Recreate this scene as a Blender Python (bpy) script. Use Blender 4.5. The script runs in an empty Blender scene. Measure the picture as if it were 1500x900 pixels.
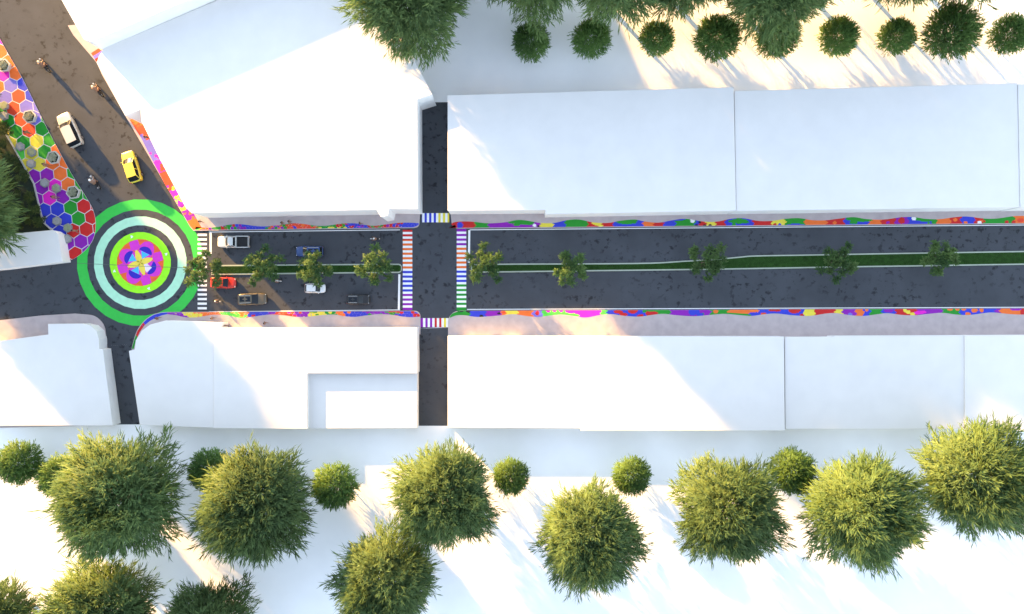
import bpy, bmesh, math, random
from mathutils import Vector, Matrix, noise as mnoise
random.seed(7)
R = math.radians
scene = bpy.context.scene
COL = scene.collection
H = 128.0            # height of the viewpoint above the street
S = 8.0              # site-plan units per metre

def P(px, py, z=0.0):
    """site-plan coordinate -> world XY of a point that stands at height z"""
    k = (H - z) / H / S
    return ((px - 750.0) * k, (450.0 - py) * k)
def V(px, py, z=0.0):
    x, y = P(px, py, z); return Vector((x, y, z))

# ------------------------------------------------------------------ world, camera, sun
EL = 12.5
DX, DY = 0.675, -0.738           # the way shadows run on the ground
w = bpy.data.worlds.new("World"); scene.world = w; w.use_nodes = True
nt = w.node_tree
sky = nt.nodes.new('ShaderNodeTexSky'); sky.sky_type = 'NISHITA'; sky.sun_disc = False
sky.sun_elevation = R(EL); sky.sun_rotation = math.atan2(-DX, -DY)
sky.air_density = 1.0; sky.dust_density = 0.3; sky.ozone_density = 1.0
bg = nt.nodes['Background']; bg.inputs['Strength'].default_value = 0.15
hs = nt.nodes.new('ShaderNodeHueSaturation'); hs.inputs['Saturation'].default_value = .62
nt.links.new(sky.outputs[0], hs.inputs['Color']); nt.links.new(hs.outputs[0], bg.inputs['Color'])
sun = bpy.data.lights.new('sun', 'SUN'); sun.energy = 5.0; sun.angle = R(1.2); sun.color = (1.0, 0.55, 0.14)
so = bpy.data.objects.new('sun', sun); COL.objects.link(so)
so.rotation_euler = Vector((DX*math.cos(R(EL)), DY*math.cos(R(EL)), -math.sin(R(EL)))).to_track_quat('-Z', 'Y').to_euler()
so.location = (-100, 120, 90)
cam = bpy.data.cameras.new('camera'); co = bpy.data.objects.new('camera', cam); COL.objects.link(co)
co.location = (0, 0, H); co.rotation_euler = (0, 0, 0)
cam.sensor_width = 36; cam.lens = 36.0*H/187.5; cam.clip_end = 3000
scene.camera = co
scene.view_settings.view_transform = 'Standard'; scene.view_settings.look = 'None'
scene.view_settings.exposure = 2.37; scene.view_settings.gamma = 1.0
scene.view_settings.use_curve_mapping = False

# ------------------------------------------------------------------ materials
MATS = {}
def mat(name, col, rough=0.7, metal=0.0, var=0.0, vscale=2.0, spec=0.4, coat=0.0, detail=4):
    if name in MATS: return MATS[name]
    m = bpy.data.materials.new(name); m.use_nodes = True; MATS[name] = m
    n = m.node_tree.nodes; l = m.node_tree.links; b = n['Principled BSDF']
    b.inputs['Base Color'].default_value = (*col, 1); b.inputs['Roughness'].default_value = rough
    b.inputs['Metallic'].default_value = metal; b.inputs['Specular IOR Level'].default_value = spec
    b.inputs['Coat Weight'].default_value = coat
    if var > 0:
        tc = n.new('ShaderNodeNewGeometry'); nz = n.new('ShaderNodeTexNoise')
        nz.inputs['Scale'].default_value = vscale; nz.inputs['Detail'].default_value = detail
        l.new(tc.outputs['Position'], nz.inputs['Vector'])
        mr = n.new('ShaderNodeMapRange'); mr.inputs[1].default_value = .25; mr.inputs[2].default_value = .75
        mr.inputs[3].default_value = 1-var; mr.inputs[4].default_value = 1+var
        l.new(nz.outputs[0], mr.inputs[0])
        mx = n.new('ShaderNodeVectorMath'); mx.operation = 'SCALE'
        mx.inputs[0].default_value = col; l.new(mr.outputs[0], mx.inputs['Scale'])
        l.new(mx.outputs[0], b.inputs['Base Color'])
    return m

def asphalt():
    m = bpy.data.materials.new('asphalt'); m.use_nodes = True; MATS['asphalt'] = m
    n = m.node_tree.nodes; l = m.node_tree.links; b = n['Principled BSDF']
    g = n.new('ShaderNodeNewGeometry')
    def noise(scale, det, rough=.5):
        t = n.new('ShaderNodeTexNoise'); t.inputs['Scale'].default_value = scale; t.inputs['Detail'].default_value = det
        t.inputs['Roughness'].default_value = rough; l.new(g.outputs['Position'], t.inputs['Vector']); return t
    def rng(src, a, c, lo, hi):
        r = n.new('ShaderNodeMapRange'); r.inputs[1].default_value = a; r.inputs[2].default_value = c
        r.inputs[3].default_value = lo; r.inputs[4].default_value = hi; l.new(src, r.inputs[0]); return r.outputs[0]
    def math_(op, a, c):
        q = n.new('ShaderNodeMath'); q.operation = op
        for i, s in enumerate((a, c)):
            if isinstance(s, float): q.inputs[i].default_value = s
            else: l.new(s, q.inputs[i])
        return q.outputs[0]
    spots = rng(noise(.88, 3.2, .6).outputs[0], .55, .65, 0., 1.)     # tar blotches
    zone = rng(noise(.12, 2).outputs[0], .38, .55, 0., 1.)              # that come in swarms
    st = math_('MULTIPLY', spots, zone)
    st = math_('MULTIPLY', st, .62)
    tone = rng(noise(.25, 5).outputs[0], .3, .7, .88, 1.1)
    grain = rng(noise(14, 3).outputs[0], .3, .7, .88, 1.12)
    k = math_('MULTIPLY', tone, grain)
    k = math_('MULTIPLY', k, math_('SUBTRACT', 1.0, st))
    mx = n.new('ShaderNodeVectorMath'); mx.operation = 'SCALE'; mx.inputs[0].default_value = (.055, .060, .071)
    l.new(k, mx.inputs['Scale']); l.new(mx.outputs[0], b.inputs['Base Color'])
    b.inputs['Roughness'].default_value = .85; b.inputs['Specular IOR Level'].default_value = .25
    return m
asphalt()
WHITE = mat('white_render', (.71, .69, .68), .8, var=.03, vscale=.3, spec=.2)
WALLM = mat('white_wall', (.78, .77, .76), .85, var=.04, vscale=.6, spec=.2)
GROUND = mat('pale_ground', (.88, .88, .90), .9, var=.05, vscale=.12, spec=.15)
WALK = mat('pink_concrete', (.44, .375, .375), .85, var=.10, vscale=.7, spec=.2)
KERB = mat('kerb_stone', (.46, .45, .43), .85, var=.06, vscale=2, spec=.2)
MKERB = mat('median_kerb', (.36, .40, .33), .85, var=.08, vscale=2, spec=.2)
PWHITE = mat('white_paint', (.80, .80, .80), .7, var=.05, vscale=3, spec=.3)
SOIL = mat('dark_soil', (.018, .032, .022), .95, var=.3, vscale=2)
GRASSM = mat('mown_grass', (.022, .058, .012), .9, var=.30, vscale=1.6, spec=.1)
PAL = dict(red=(.52,.02,.02), orange=(.78,.155,.03), green=(.02,.26,.025), blue=(.035,.05,.50), purple=(.24,.015,.36),
           yellow=(.72,.60,.06), magenta=(.74,.02,.50), lav=(.17,.15,.56), black=(.012,.012,.014), white=(.8,.8,.8),
           lgreen=(.10,.58,.07), orred=(.74,.07,.03), ring=(.04,.47,.065), mint=(.40,.72,.51), lime=(.30,.80,.02),
           disc=(.76,.12,.035), mag=(.62,.04,.50), dblue=(.03,.02,.42), cyan=(.06,.46,.82), pale=(.78,.66,.8),
           leafy=(.78,.62,.08), grout=(.62,.58,.60))
def paint(c): return mat('paint_'+c, PAL[c], .7, var=.07, vscale=1.2, spec=.25)

def leafmat(name, dark, light, rough=.55, trans=.3):
    m = bpy.data.materials.new(name); m.use_nodes = True; MATS[name] = m
    n = m.node_tree.nodes; l = m.node_tree.links; b = n['Principled BSDF']
    at = n.new('ShaderNodeAttribute'); at.attribute_name = 'tint'
    oi = n.new('ShaderNodeObjectInfo')
    mx = n.new('ShaderNodeMix'); mx.data_type = 'RGBA'
    mx.inputs[6].default_value = (*dark, 1); mx.inputs[7].default_value = (*light, 1)
    l.new(at.outputs['Fac'], mx.inputs[0])
    sc = n.new('ShaderNodeVectorMath'); sc.operation = 'SCALE'
    mr = n.new('ShaderNodeMapRange'); mr.inputs[3].default_value = .86; mr.inputs[4].default_value = 1.16
    l.new(oi.outputs['Random'], mr.inputs[0]); l.new(mx.outputs[2], sc.inputs[0]); l.new(mr.outputs[0], sc.inputs['Scale'])
    l.new(sc.outputs[0], b.inputs['Base Color']); b.inputs['Roughness'].default_value = rough
    b.inputs['Specular IOR Level'].default_value = .25
    tr = n.new('ShaderNodeBsdfTranslucent'); l.new(sc.outputs[0], tr.inputs['Color'])
    ms = n.new('ShaderNodeMixShader'); ms.inputs[0].default_value = trans
    out = n['Material Output']; l.new(b.outputs[0], ms.inputs[1]); l.new(tr.outputs[0], ms.inputs[2]); l.new(ms.outputs[0], out.inputs[0])
    return m
LEAF_BIG = leafmat('feathery_leaf', (.050, .110, .040), (.185, .275, .086), trans=.36)
LEAF_BUSH = leafmat('bush_leaf', (.055, .130, .034), (.190, .330, .075), trans=.38)
LEAF_MED = leafmat('median_leaf', (.030, .080, .022), (.120, .200, .052), trans=.35)
LEAF_SHRUB = leafmat('shrub_leaf', (.022, .050, .016), (.12, .15, .04))
LEAF_PALE = leafmat('succulent_leaf', (.30, .32, .20), (.62, .61, .46))
BARK = mat('bark', (.10, .075, .05), .9, var=.25, vscale=4)

# ------------------------------------------------------------------ object helpers
def link(name, me, parent=None, loc=None):
    o = bpy.data.objects.new(name, me); COL.objects.link(o)
    if parent is not None: o.parent = parent
    if loc is not None: o.location = loc
    return o
def meshobj(name, verts, faces, mats, parent=None, fm=None, smooth=False, loc=None):
    me = bpy.data.meshes.new(name); me.from_pydata([tuple(v) for v in verts], [], faces)
    for m in (mats if isinstance(mats, (list, tuple)) else [mats]): me.materials.append(m)
    if fm: me.polygons.foreach_set('material_index', fm)
    if smooth: me.polygons.foreach_set('use_smooth', [True]*len(me.polygons))
    me.update()
    return link(name, me, parent, loc)
def bmobj(name, bm, mats, parent=None, smooth=False, loc=None):
    me = bpy.data.meshes.new(name); bm.to_mesh(me); bm.free()
    for m in (mats if isinstance(mats, (list, tuple)) else [mats]): me.materials.append(m)
    if smooth: me.polygons.foreach_set('use_smooth', [True]*len(me.polygons))
    return link(name, me, parent, loc)
def tag(o, label=None, cat=None, group=None, kind=None):
    if label: o['label'] = label
    if cat: o['category'] = cat
    if group: o['group'] = group
    if kind: o['kind'] = kind
    return o
def struct(o, label=None): return tag(o, label, None, None, 'structure')
def empty(name, loc=(0,0,0), rz=0):
    o = bpy.data.objects.new(name, None); COL.objects.link(o); o.location = loc; o.rotation_euler = (0,0,rz)
    o.empty_display_size = .3
    return o
def copy_tree(o, parent=None):
    c = o.copy(); COL.objects.link(c)
    if parent is not None: c.parent = parent
    for ch in [x for x in o.children]: copy_tree(ch, c)
    return c
def sheet(name, pts, z, m, parent=None):
    """flat polygon lying at height z (plan coords)"""
    vs = [(*P(x, y), z) for x, y in pts]
    a = sum(vs[i][0]*vs[(i+1) % len(vs)][1]-vs[(i+1) % len(vs)][0]*vs[i][1] for i in range(len(vs)))
    if a < 0: vs.reverse()
    return meshobj(name, vs, [list(range(len(vs)))], m, parent)
def slab_geo(pts, z0, z1, zp=None):
    vs = [P(x, y, z1 if zp is None else zp) for x, y in pts]
    a = sum(vs[i][0]*vs[(i+1) % len(vs)][1]-vs[(i+1) % len(vs)][0]*vs[i][1] for i in range(len(vs)))
    if a < 0: vs.reverse()
    n = len(vs)
    verts = [(x, y, z0) for x, y in vs]+[(x, y, z1) for x, y in vs]
    side = [[i, (i+1) % n, n+(i+1) % n, n+i] for i in range(n)]
    return verts, side, list(range(n, 2*n)), n
def bm_box(bm, c, s, rot=None, mi=0):
    r = bmesh.ops.create_cube(bm, size=1)
    M = Matrix.Translation(c) @ (rot.to_4x4() if rot else Matrix.Identity(4)) @ Matrix.Diagonal((*s, 1))
    bmesh.ops.transform(bm, matrix=M, verts=r['verts'])
    for v in r['verts']:
        for f in v.link_faces: f.material_index = mi
    return r['verts']
def bm_cyl(bm, a, b, r0, r1, seg=10, cap=True):
    a, b = Vector(a), Vector(b); d = b-a
    res = bmesh.ops.create_cone(bm, cap_ends=cap, segments=seg, radius1=r0, radius2=r1, depth=d.length)
    M = Matrix.Translation((a+b)/2) @ d.to_track_quat('Z', 'Y').to_matrix().to_4x4()
    bmesh.ops.transform(bm, matrix=M, verts=res['verts']); return res['verts']
def smoothline(pts, n=8):
    """Catmull-Rom through the points"""
    out = []
    for i in range(len(pts)-1):
        p0 = pts[max(i-1, 0)]; p1 = pts[i]; p2 = pts[i+1]; p3 = pts[min(i+2, len(pts)-1)]
        for k in range(n):
            t = k/n
            out.append(tuple(.5*((2*p1[j])+(-p0[j]+p2[j])*t+(2*p0[j]-5*p1[j]+4*p2[j]-p3[j])*t*t+(-p0[j]+3*p1[j]-3*p2[j]+p3[j])*t**3) for j in (0, 1)))
    out.append(tuple(pts[-1])); return out

# ------------------------------------------------------------------ ground and roads
g = struct(meshobj('ground', [(-1500,-1500,-.02),(1500,-1500,-.02),(1500,1500,-.02),(-1500,1500,-.02)], [[0,1,2,3]], GROUND))
# asphalt: a street, the junction, the avenue to the upper left and three alleys, drawn side by side
A_ = MATS['asphalt']
road_polys = [
    [(-500,380),(-500,475),(100,475),(100,510),(640,480),(640,314),(300,314),(98,-60),(-20,-260),(-300,-260),(-20,180),(60,345),(60,380)],
    [(640,480),(1600,478),(1600,300),(640,314)],
    [(608,150),(656,150),(664,314),(604,314)],
    [(604,481.85),(664,479.85),(664,624),(604,624)],
    [(140,507.8),(226,503),(215,622),(150,622)],
]
vs, fs = [], []
for poly in road_polys:
    pp = [(*P(x, y), 0.0) for x, y in poly]
    a = sum(pp[i][0]*pp[(i+1) % len(pp)][1]-pp[(i+1) % len(pp)][0]*pp[i][1] for i in range(len(pp)))
    if a < 0: pp.reverse()
    fs.append(list(range(len(vs), len(vs)+len(pp)))); vs += pp
road = struct(meshobj('road', vs, fs, A_))
ZP = 0.004
def quad_px(x0, y0, x1, y1): return [(x0,y0),(x1,y0),(x1,y1),(x0,y1)]
def strip_line(name, a, b, wpx, z, m, parent):
    a, b = Vector(a), Vector(b); d = (b-a).normalized(); nn = Vector((-d.y, d.x))*wpx/2
    return sheet(name, [tuple(a+nn), tuple(b+nn), tuple(b-nn), tuple(a-nn)], z, m, parent)
# edge lines and stop lines
for a, b in [((306,340.2),(586,337)), ((306,457),(586,454.2)), ((688,337),(1600,329)), ((684,453.5),(1600,450))]:
    struct(strip_line('edge_line', a, b, 1.1, ZP, PWHITE, road))
for a, b in [((308.5,341),(308.5,372)), ((585,402),(584.2,453.4)), ((687.5,337.4),(686.8,385))]:
    struct(strip_line('stop_line', a, b, 3.0, ZP, PWHITE, road))
# crosswalks: a painted bed with white bars
def crosswalk(label, axis, lo, hi, c0, c1, beds, first, n, pitch=6.72, bar=3.3):
    verts, faces, fm, mats = [], [], [], [PWHITE]
    def add(x0, y0, x1, y1, z, m):
        if m not in mats: mats.append(m)
        i = len(verts)
        for x, y in ((x0,y1),(x1,y1),(x1,y0),(x0,y0)): verts.append((*P(x, y), z))
        faces.append([i, i+1, i+2, i+3]); fm.append(mats.index(m))
    for (s, e, c) in beds:
        (add(c0, s, c1, e, ZP, paint(c)) if axis == 'y' else add(s, c0, e, c1, ZP, paint(c)))
    for k in range(n):
        q = first+k*pitch
        s, e = q-bar/2, q+bar/2
        (add(c0, s, c1, e, ZP*2, PWHITE) if axis == 'y' else add(s, c0, e, c1, ZP*2, PWHITE))
    struct(meshobj('crosswalk', verts, faces, mats, road, fm), label)
crosswalk('white zebra crossing beside the roundabout', 'y', 0, 0, 289.5, 303, [], 344.3, 17)
crosswalk('zebra crossing on red, orange, blue and purple paint', 'y', 0, 0, 590, 604,
          [(337,352,'red'),(352,396,'orange'),(396,427.5,'blue'),(427.5,454.5,'purple')], 341.7, 17)
crosswalk('zebra crossing on purple, orange, blue and green paint', 'y', 0, 0, 669, 683,
          [(335.5,362,'purple'),(362,395,'orange'),(395,415,'blue'),(415,455.5,'green')], 341.2, 17)
crosswalk('alley crossing in blue and yellow stripes', 'x', 0, 0, 312.5, 326, [(618,639,'blue'),(639,658,'yellow')], 620.2, 6)
crosswalk('alley crossing in purple, red and yellow stripes', 'x', 0, 0, 466.3, 479.5, [(616,635,'purple'),(635,648.5,'red'),(648.5,657.5,'yellow')], 621.4, 6, 6.75, 3.4)

# ------------------------------------------------------------------ the painted circle of the roundabout
CX, CY = 205.5, 385.0
mural = None
def polar(r, a): return (CX+r*math.cos(a), CY-r*math.sin(a))
def ring(name, r0, r1, z, c, n=28, rot=.1):
    global mural
    verts, faces = [], []
    for i in range(n):
        a = 2*math.pi*i/n+rot
        verts += [(*P(*polar(r0, a)), z), (*P(*polar(r1, a)), z)]
    if r0 > 0: faces = [[2*i, 2*i+1, (2*i+3) % (2*n), (2*i+2) % (2*n)] for i in range(n)]
    else: faces = [[2*i+1 for i in range(n)]]
    return meshobj(name, verts, faces, paint(c), road if mural is None else mural)
mural = ring('painted_circle', 78, 93, ZP, 'ring')
struct(mural, 'roundabout painted with green, mint and lime rings round a flower')
struct(ring('ring', 55, 68, ZP, 'mint')); struct(ring('ring', 33.6, 45, ZP, 'lime')); struct(ring('disc', 0, 34.6, ZP*2, 'disc', 20))
def mpoly(name, pts, z, c):
    struct(sheet(name, pts, z, paint(c), mural))
def loc2(r, t, a):  # r outward, t sideways
    return (CX+r*math.cos(a)-t*math.sin(a), CY-r*math.sin(a)-t*math.cos(a))
for k in range(4):
    a = R(18+90*k)
    mpoly('petal', [loc2(17,0,a),loc2(23,7.2,a),loc2(33.2,6.6,a),loc2(33.8,0,a),loc2(33.2,-6.6,a),loc2(23,-7.2,a)], ZP*3, 'mag')
    b = R(64+90*k)
    lobe = [loc2(3,0,b),loc2(12,-9.5,b),loc2(20,-11.8,b),loc2(27,-9.5,b),loc2(32.4,-5,b),loc2(33.4,2,b),loc2(30,8,b),loc2(22,11.6,b),loc2(12,9.5,b)]
    mpoly('petal', lobe, ZP*4, 'mag')
    seg = [loc2(16.5+8.5*math.sin(q), 10.2*math.cos(q), b) for q in [i*math.pi/10 for i in range(11)]]
    mpoly('half_moon', seg, ZP*5, 'dblue')
    tri = [loc2(6,0,b),loc2(16.2,-7,b),loc2(16.2,6.2,b)] if k != 3 else [loc2(6,-3,b),loc2(15,-9,b),loc2(18.5,1,b),loc2(13,2,b),loc2(7,5,b)]
    mpoly('triangle', tri, ZP*6, 'cyan' if k != 3 else 'pale')
    leaf = [loc2(10+9.5*math.cos(q), 3.9*math.sin(q)*(1.1-.35*math.cos(q)), a) for q in [i*math.pi/8 for i in range(16)]]
    mpoly('leaf', leaf, ZP*7, 'leafy')
    mpoly('mark', [loc2(39,-2.2,a),loc2(41.5,-.5,a),loc2(42.2,2,a),loc2(40.2,1.2,a),loc2(38,2.4,a)], ZP*3, 'white')
JOINT = mat('joint_tar', (.10,.13,.11), .8)
struct(strip_line('road_joint', (113,385.8), (207,390.2), .55, ZP*9, JOINT, road)); struct(strip_line('road_joint', (207,390.2), (289,393.2), .55, ZP*9, JOINT, road))

# ------------------------------------------------------------------ sidewalks with kerbs and painted mosaics
ZW = 0.13
def walk(pts, label):
    verts, side, top, n = slab_geo(pts, -.015, ZW, 0)
    o = struct(meshobj('sidewalk', verts, side+[top], WALK), label)
    return o
rc = lambda cx, cy, r, a0, a1, n=8: [(cx+r*math.cos(R(a0+(a1-a0)*i/n)), cy+r*math.sin(R(a0+(a1-a0)*i/n))) for i in range(n+1)]
w_nl = walk([(279,333),(284,338.5),(606,334.4)]+rc(608,327.5,6.5,90,0,5)+[(616,300),(300,300),(262,262),(225,180),(165,60),(122,36),(100,38),(108,52),(142,92),(150,110),(184,170)], 'sidewalk along the north side by the big white building')
w_nr = walk([(1600,327.4),(672,335.2)]+rc(671,325.5,9.5,100,180,6)+[(658.5,300),(1600,290)], 'sidewalk along the north side, right of the alley')
sl_k = smoothline([(193,512),(196.5,498),(201,485),(208,474.5),(216,466.5),(226,460.5),(237,457.8),(248,457.2)], 5)
w_sl = walk(sl_k+[(607,455.4)]+rc(608,463.5,8,-80,0,6)+[(616,490),(300,500),(203,520)], 'sidewalk along the south side, left of the alley')
w_sr = walk([(1600,451.3),(676,455.4)]+rc(673,472,16.5,-90,-180,8)+[(656.5,500),(1600,500)], 'sidewalk along the south side, right of the alley')
w_ll = walk([(-500,478),(0,469.5),(60,462.5),(110,459.5),(128,461)]+rc(128,488,27,-88,-5,8)+[(158,512),(159.5,520),(168,623),(150,623),(-500,640)], 'sidewalk by the lower left white building')
HEDGEC = 0
def band_mesh(name, parent, kpts, opts, colf, z, nu, nv, names):
    """grid between a kerb line and an outer line; colour chosen per small cell"""
    def resample(pts, n):
        d = [0]
        for i in range(1, len(pts)): d.append(d[-1]+math.dist(pts[i-1], pts[i]))
        out = []; j = 0
        for i in range(n+1):
            t = d[-1]*i/n
            while j < len(d)-2 and d[j+1] < t: j += 1
            f = (t-d[j])/max(d[j+1]-d[j], 1e-6); f = min(max(f, 0), 1)
            out.append((pts[j][0]+(pts[j+1][0]-pts[j][0])*f, pts[j][1]+(pts[j+1][1]-pts[j][1])*f))
        return out
    ka, oa = resample(kpts, nu), resample(opts, nu)
    verts, faces, fm = [], [], []
    for i in range(nu+1):
        for j in range(nv+1):
            f = j/nv; x = ka[i][0]*(1-f)+oa[i][0]*f; y = ka[i][1]*(1-f)+oa[i][1]*f
            verts.append((*P(x, y), z))
    flip = (ka[-1][0]-ka[0][0])*(oa[0][1]-ka[0][1])-(ka[-1][1]-ka[0][1])*(oa[0][0]-ka[0][0]) > 0
    for i in range(nu):
        for j in range(nv):
            f = (j+.5)/nv
            x = (ka[i][0]+ka[i+1][0])/2*(1-f)+(oa[i][0]+oa[i+1][0])/2*f
            y = (ka[i][1]+ka[i+1][1])/2*(1-f)+(oa[i][1]+oa[i+1][1])/2*f
            q = [i*(nv+1)+j, (i+1)*(nv+1)+j, (i+1)*(nv+1)+j+1, i*(nv+1)+j+1]
            faces.append(q[::-1] if flip else q)
            fm.append(names.index(colf(x, y, f, (i+.5)/nu)))
    return struct(meshobj(name, verts, faces, [paint(c) for c in names], parent, fm), 'painted patchwork of bright colours along the sidewalk')
NAMES = ['red','orange','green','blue','purple','yellow','magenta','lav','black','white','lgreen','orred','grout']
def pieces(segs, blobs):
    """jigsaw pieces: base colours in turn with knobbed joints, plus blobs (x, v, rx, rv, colour)"""
    def f(x, y, v, u):
        for bx, bv, rx, rv, c in blobs:
            k = mnoise.noise(Vector((x*.35, v*3, bx)))*.35
            if ((x-bx)/rx)**2+((v-bv)/rv)**2 < 1+k: return c
        xx = x+1.6*math.sin(v*7.5+x*.11)+1.2*mnoise.noise(Vector((x*.2, v*4, 3)))
        for s, e, c in segs:
            if s <= xx < e: return c
        return segs[-1][2] if xx > segs[-1][1]-.01 else segs[0][2]
    return f
def cells(segs, blobs, size=4.6, pgrout=.16, seed=1):
    """small hexagon tiles with pale joints"""
    def hexid(x, y):
        best = None
        r = round(y/(size*.866))
        for rr in (r-1, r, r+1):
            q = round((x-(rr % 2)*size/2)/size)
            for qq in (q-1, q, q+1):
                cx, cy = qq*size+(rr % 2)*size/2, rr*size*.866
                d = math.hypot(x-cx, y-cy)
                if best is None or d < best[0]: best = (d, cx, cy, best[0] if best else 9)
                elif d < best[3]: best = (*best[:3], d)
        return best
    base = pieces(segs, blobs)
    def f(x, y, v, u):
        d, cx, cy, d2 = hexid(x, y)
        if d2-d < size*pgrout*.6 and random.random() < .55: return 'lav' if base(cx, y, v, u) in ('blue', 'purple') else 'grout' if random.random() < .25 else base(cx, y, v, u)
        rr = random.Random(int(cx*31+cy*977)+seed).random()
        off = (rr-.5)*26 if rr < .22 or rr > .86 else 0
        return base(cx+off, y, v, u)
    return f
def yl(pts): return smoothline(pts, 6)
# right, north kerb
seg_nr = [(655,696,'red'),(696,715,'green'),(715,791,'purple'),(791,811,'yellow'),(811,828,'blue'),(828,861,'green'),(861,868,'red'),(868,882,'yellow'),(882,898,'red'),(898,942,'blue'),(942,957,'orange'),(957,972,'red'),(972,989,'blue'),(989,1018,'green'),(1018,1024,'blue'),(1024,1034,'red'),(1034,1048,'yellow'),(1048,1062,'red'),(1062,1103,'blue'),(1103,1130,'red'),(1130,1150,'yellow'),(1150,1178,'green'),(1178,1211,'orange'),(1211,1236,'red'),(1236,1272,'blue'),(1272,1290,'orange'),(1290,1311,'red'),(1311,1330,'purple'),(1330,1365,'blue'),(1365,1372,'green'),(1372,1392,'orange'),(1392,1407,'red'),(1407,1427,'blue'),(1427,1441,'red'),(1441,1485,'green'),(1485,1610,'orange')]
blob_nr = [(674,.4,4.5,.55,'blue'),(783,.4,2.8,.33,'white'),(789,.25,1.8,.25,'black'),(764,.85,20,.42,'green'),(757,.4,5,.2,'green'),(868,.25,4,.35,'red'),(872,.1,5,.25,'red'),(918,.85,15,.55,'green'),(990,.95,14,.18,'blue'),(1014,.85,3.4,.3,'white'),(1020,.12,2.2,.25,'black'),(1025,.8,2,.25,'black'),(1032,.12,2.4,.25,'black'),(1040,.15,2.4,.25,'black'),(1082,.6,15,.35,'green'),(1075,.1,3,.2,'green'),(1135,.1,2.5,.3,'red'),(1142,.05,2.5,.25,'blue'),(1165,.0,14,.2,'blue'),(1222,.35,3,.3,'orange'),(1257,.85,19,.42,'green'),(1250,.35,6,.3,'green'),(1320,.5,5,.45,'red'),(1300,.3,3,.25,'purple'),(1338,.8,3.2,.3,'white'),(1354,.85,16,.38,'green'),(1360,.2,2,.2,'green'),(1399,.6,3.5,.25,'orange'),(1414,.15,3,.2,'orange'),(1434,.2,3,.3,'white'),(1437,.5,3,.2,'orange'),(1474,.2,3,.25,'red'),(1484,.15,3,.25,'red'),(1494,.4,5,.3,'orred')]
out_nr = yl([(661,329),(664,326.5),(672,325),(690,325),(715,327.5),(740,326),(760,322.5),(780,325),(792,327),(811,327),(830,323),(848,322),(868,326),(890,327),(910,323.5),(930,322),(945,325),(965,326.5),(985,323),(1005,321),(1030,325),(1050,325),(1070,321),(1088,320),(1110,324),(1130,324),(1150,321),(1170,320),(1190,323),(1210,323),(1230,320.5),(1250,318.5),(1270,321.5),(1295,322),(1320,318.5),(1338,318.5),(1355,321),(1375,321.5),(1395,319),(1415,317.5),(1440,320.5),(1460,320.5),(1485,317),(1505,317),(1530,320)])
band_mesh('paving_mosaic', w_nr, yl([(663,330.5),(668,333.6),(676,334.1),(900,332.2),(1200,329.7),(1530,327)]), out_nr, pieces(seg_nr, blob_nr), ZW+.004, 900, 9, NAMES)
# right, south kerb
seg_sr = [(650,688,'green'),(688,712,'blue'),(712,734,'purple'),(734,741,'orange'),(741,759,'yellow'),(759,780,'orange'),(780,794,'lav'),(794,838,'lgreen'),(838,880,'magenta'),(880,889,'lgreen'),(889,946,'blue'),(946,962,'red'),(962,982,'green'),(982,1041,'purple'),(1041,1066,'green'),(1066,1110,'orange'),(1110,1177,'blue'),(1177,1193,'yellow'),(1193,1223,'red'),(1223,1233,'yellow'),(1233,1253,'purple'),(1253,1265,'orange'),(1265,1274,'blue'),(1274,1291,'green'),(1291,1311,'blue'),(1311,1342,'red'),(1342,1380,'purple'),(1380,1405,'green'),(1405,1457,'blue'),(1457,1464,'purple'),(1464,1610,'orange')]
blob_sr = [(676,.05,2.5,.15,'black'),(686,.1,3,.2,'black'),(705,.9,2.6,.22,'black'),(731,.6,2.6,.25,'black'),(738,.4,3,.3,'orred'),(787,.4,3,.35,'red'),(803,.1,3.4,.3,'magenta'),(812,.1,3.2,.3,'magenta'),(822,.1,3.2,.3,'magenta'),(836,.1,9,.45,'magenta'),(842,.75,7,.25,'lgreen'),(905,.35,7,.35,'red'),(913,.75,6,.3,'red'),(927,.1,7,.45,'red'),(938,.9,5,.25,'red'),(944,.1,3,.4,'green'),(955,.0,9,.35,'green'),(1016,.3,8,.6,'blue'),(1013,.55,2.6,.4,'red'),(1025,.8,5,.3,'blue'),(1029,.75,2.5,.2,'green'),(1048,.4,4,.4,'orange'),(1082,.9,18,.28,'green'),(1104,.85,10,.4,'blue'),(1134,.2,9,.3,'red'),(1163,.15,9,.5,'red'),(1117,.9,5,.25,'orred'),(1174,.9,3,.25,'red'),(1245,.85,3,.25,'lav'),(1269,.1,2.5,.3,'orange'),(1301,.3,7,.5,'purple'),(1325,.2,3,.3,'yellow'),(1330,.5,3.5,.3,'yellow'),(1336,.85,3.5,.3,'yellow'),(1347,.6,9,.3,'magenta'),(1391,.15,4,.25,'orange'),(1402,.1,3,.25,'orange'),(1411,.05,3.5,.3,'orange'),(1417,.85,4,.3,'orange'),(1427,.3,5,.35,'orange'),(1437,.3,3,.5,'orange'),(1488,.1,9,.25,'purple'),(1498,.5,4,.6,'red')]
out_sr = yl([(659,466),(668,462.5),(680,462),(700,464.5),(730,462.5),(752,460.5),(770,463),(787,464.5),(805,462.5),(822,461),(840,463),(858,465.5),(880,461.5),(897,460.5),(915,463),(937,464),(955,461.5),(972,460),(990,462),(1015,463.5),(1035,462),(1060,460),(1080,461.5),(1100,463),(1120,460.5),(1137,459.5),(1160,462),(1185,463),(1210,459.5),(1225,459),(1245,462),(1265,463),(1285,460.5),(1300,459),(1320,461.5),(1340,462),(1360,460),(1380,458.5),(1400,461),(1420,461.5),(1440,459),(1455,458),(1480,460.5),(1500,461),(1530,459)])
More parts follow.
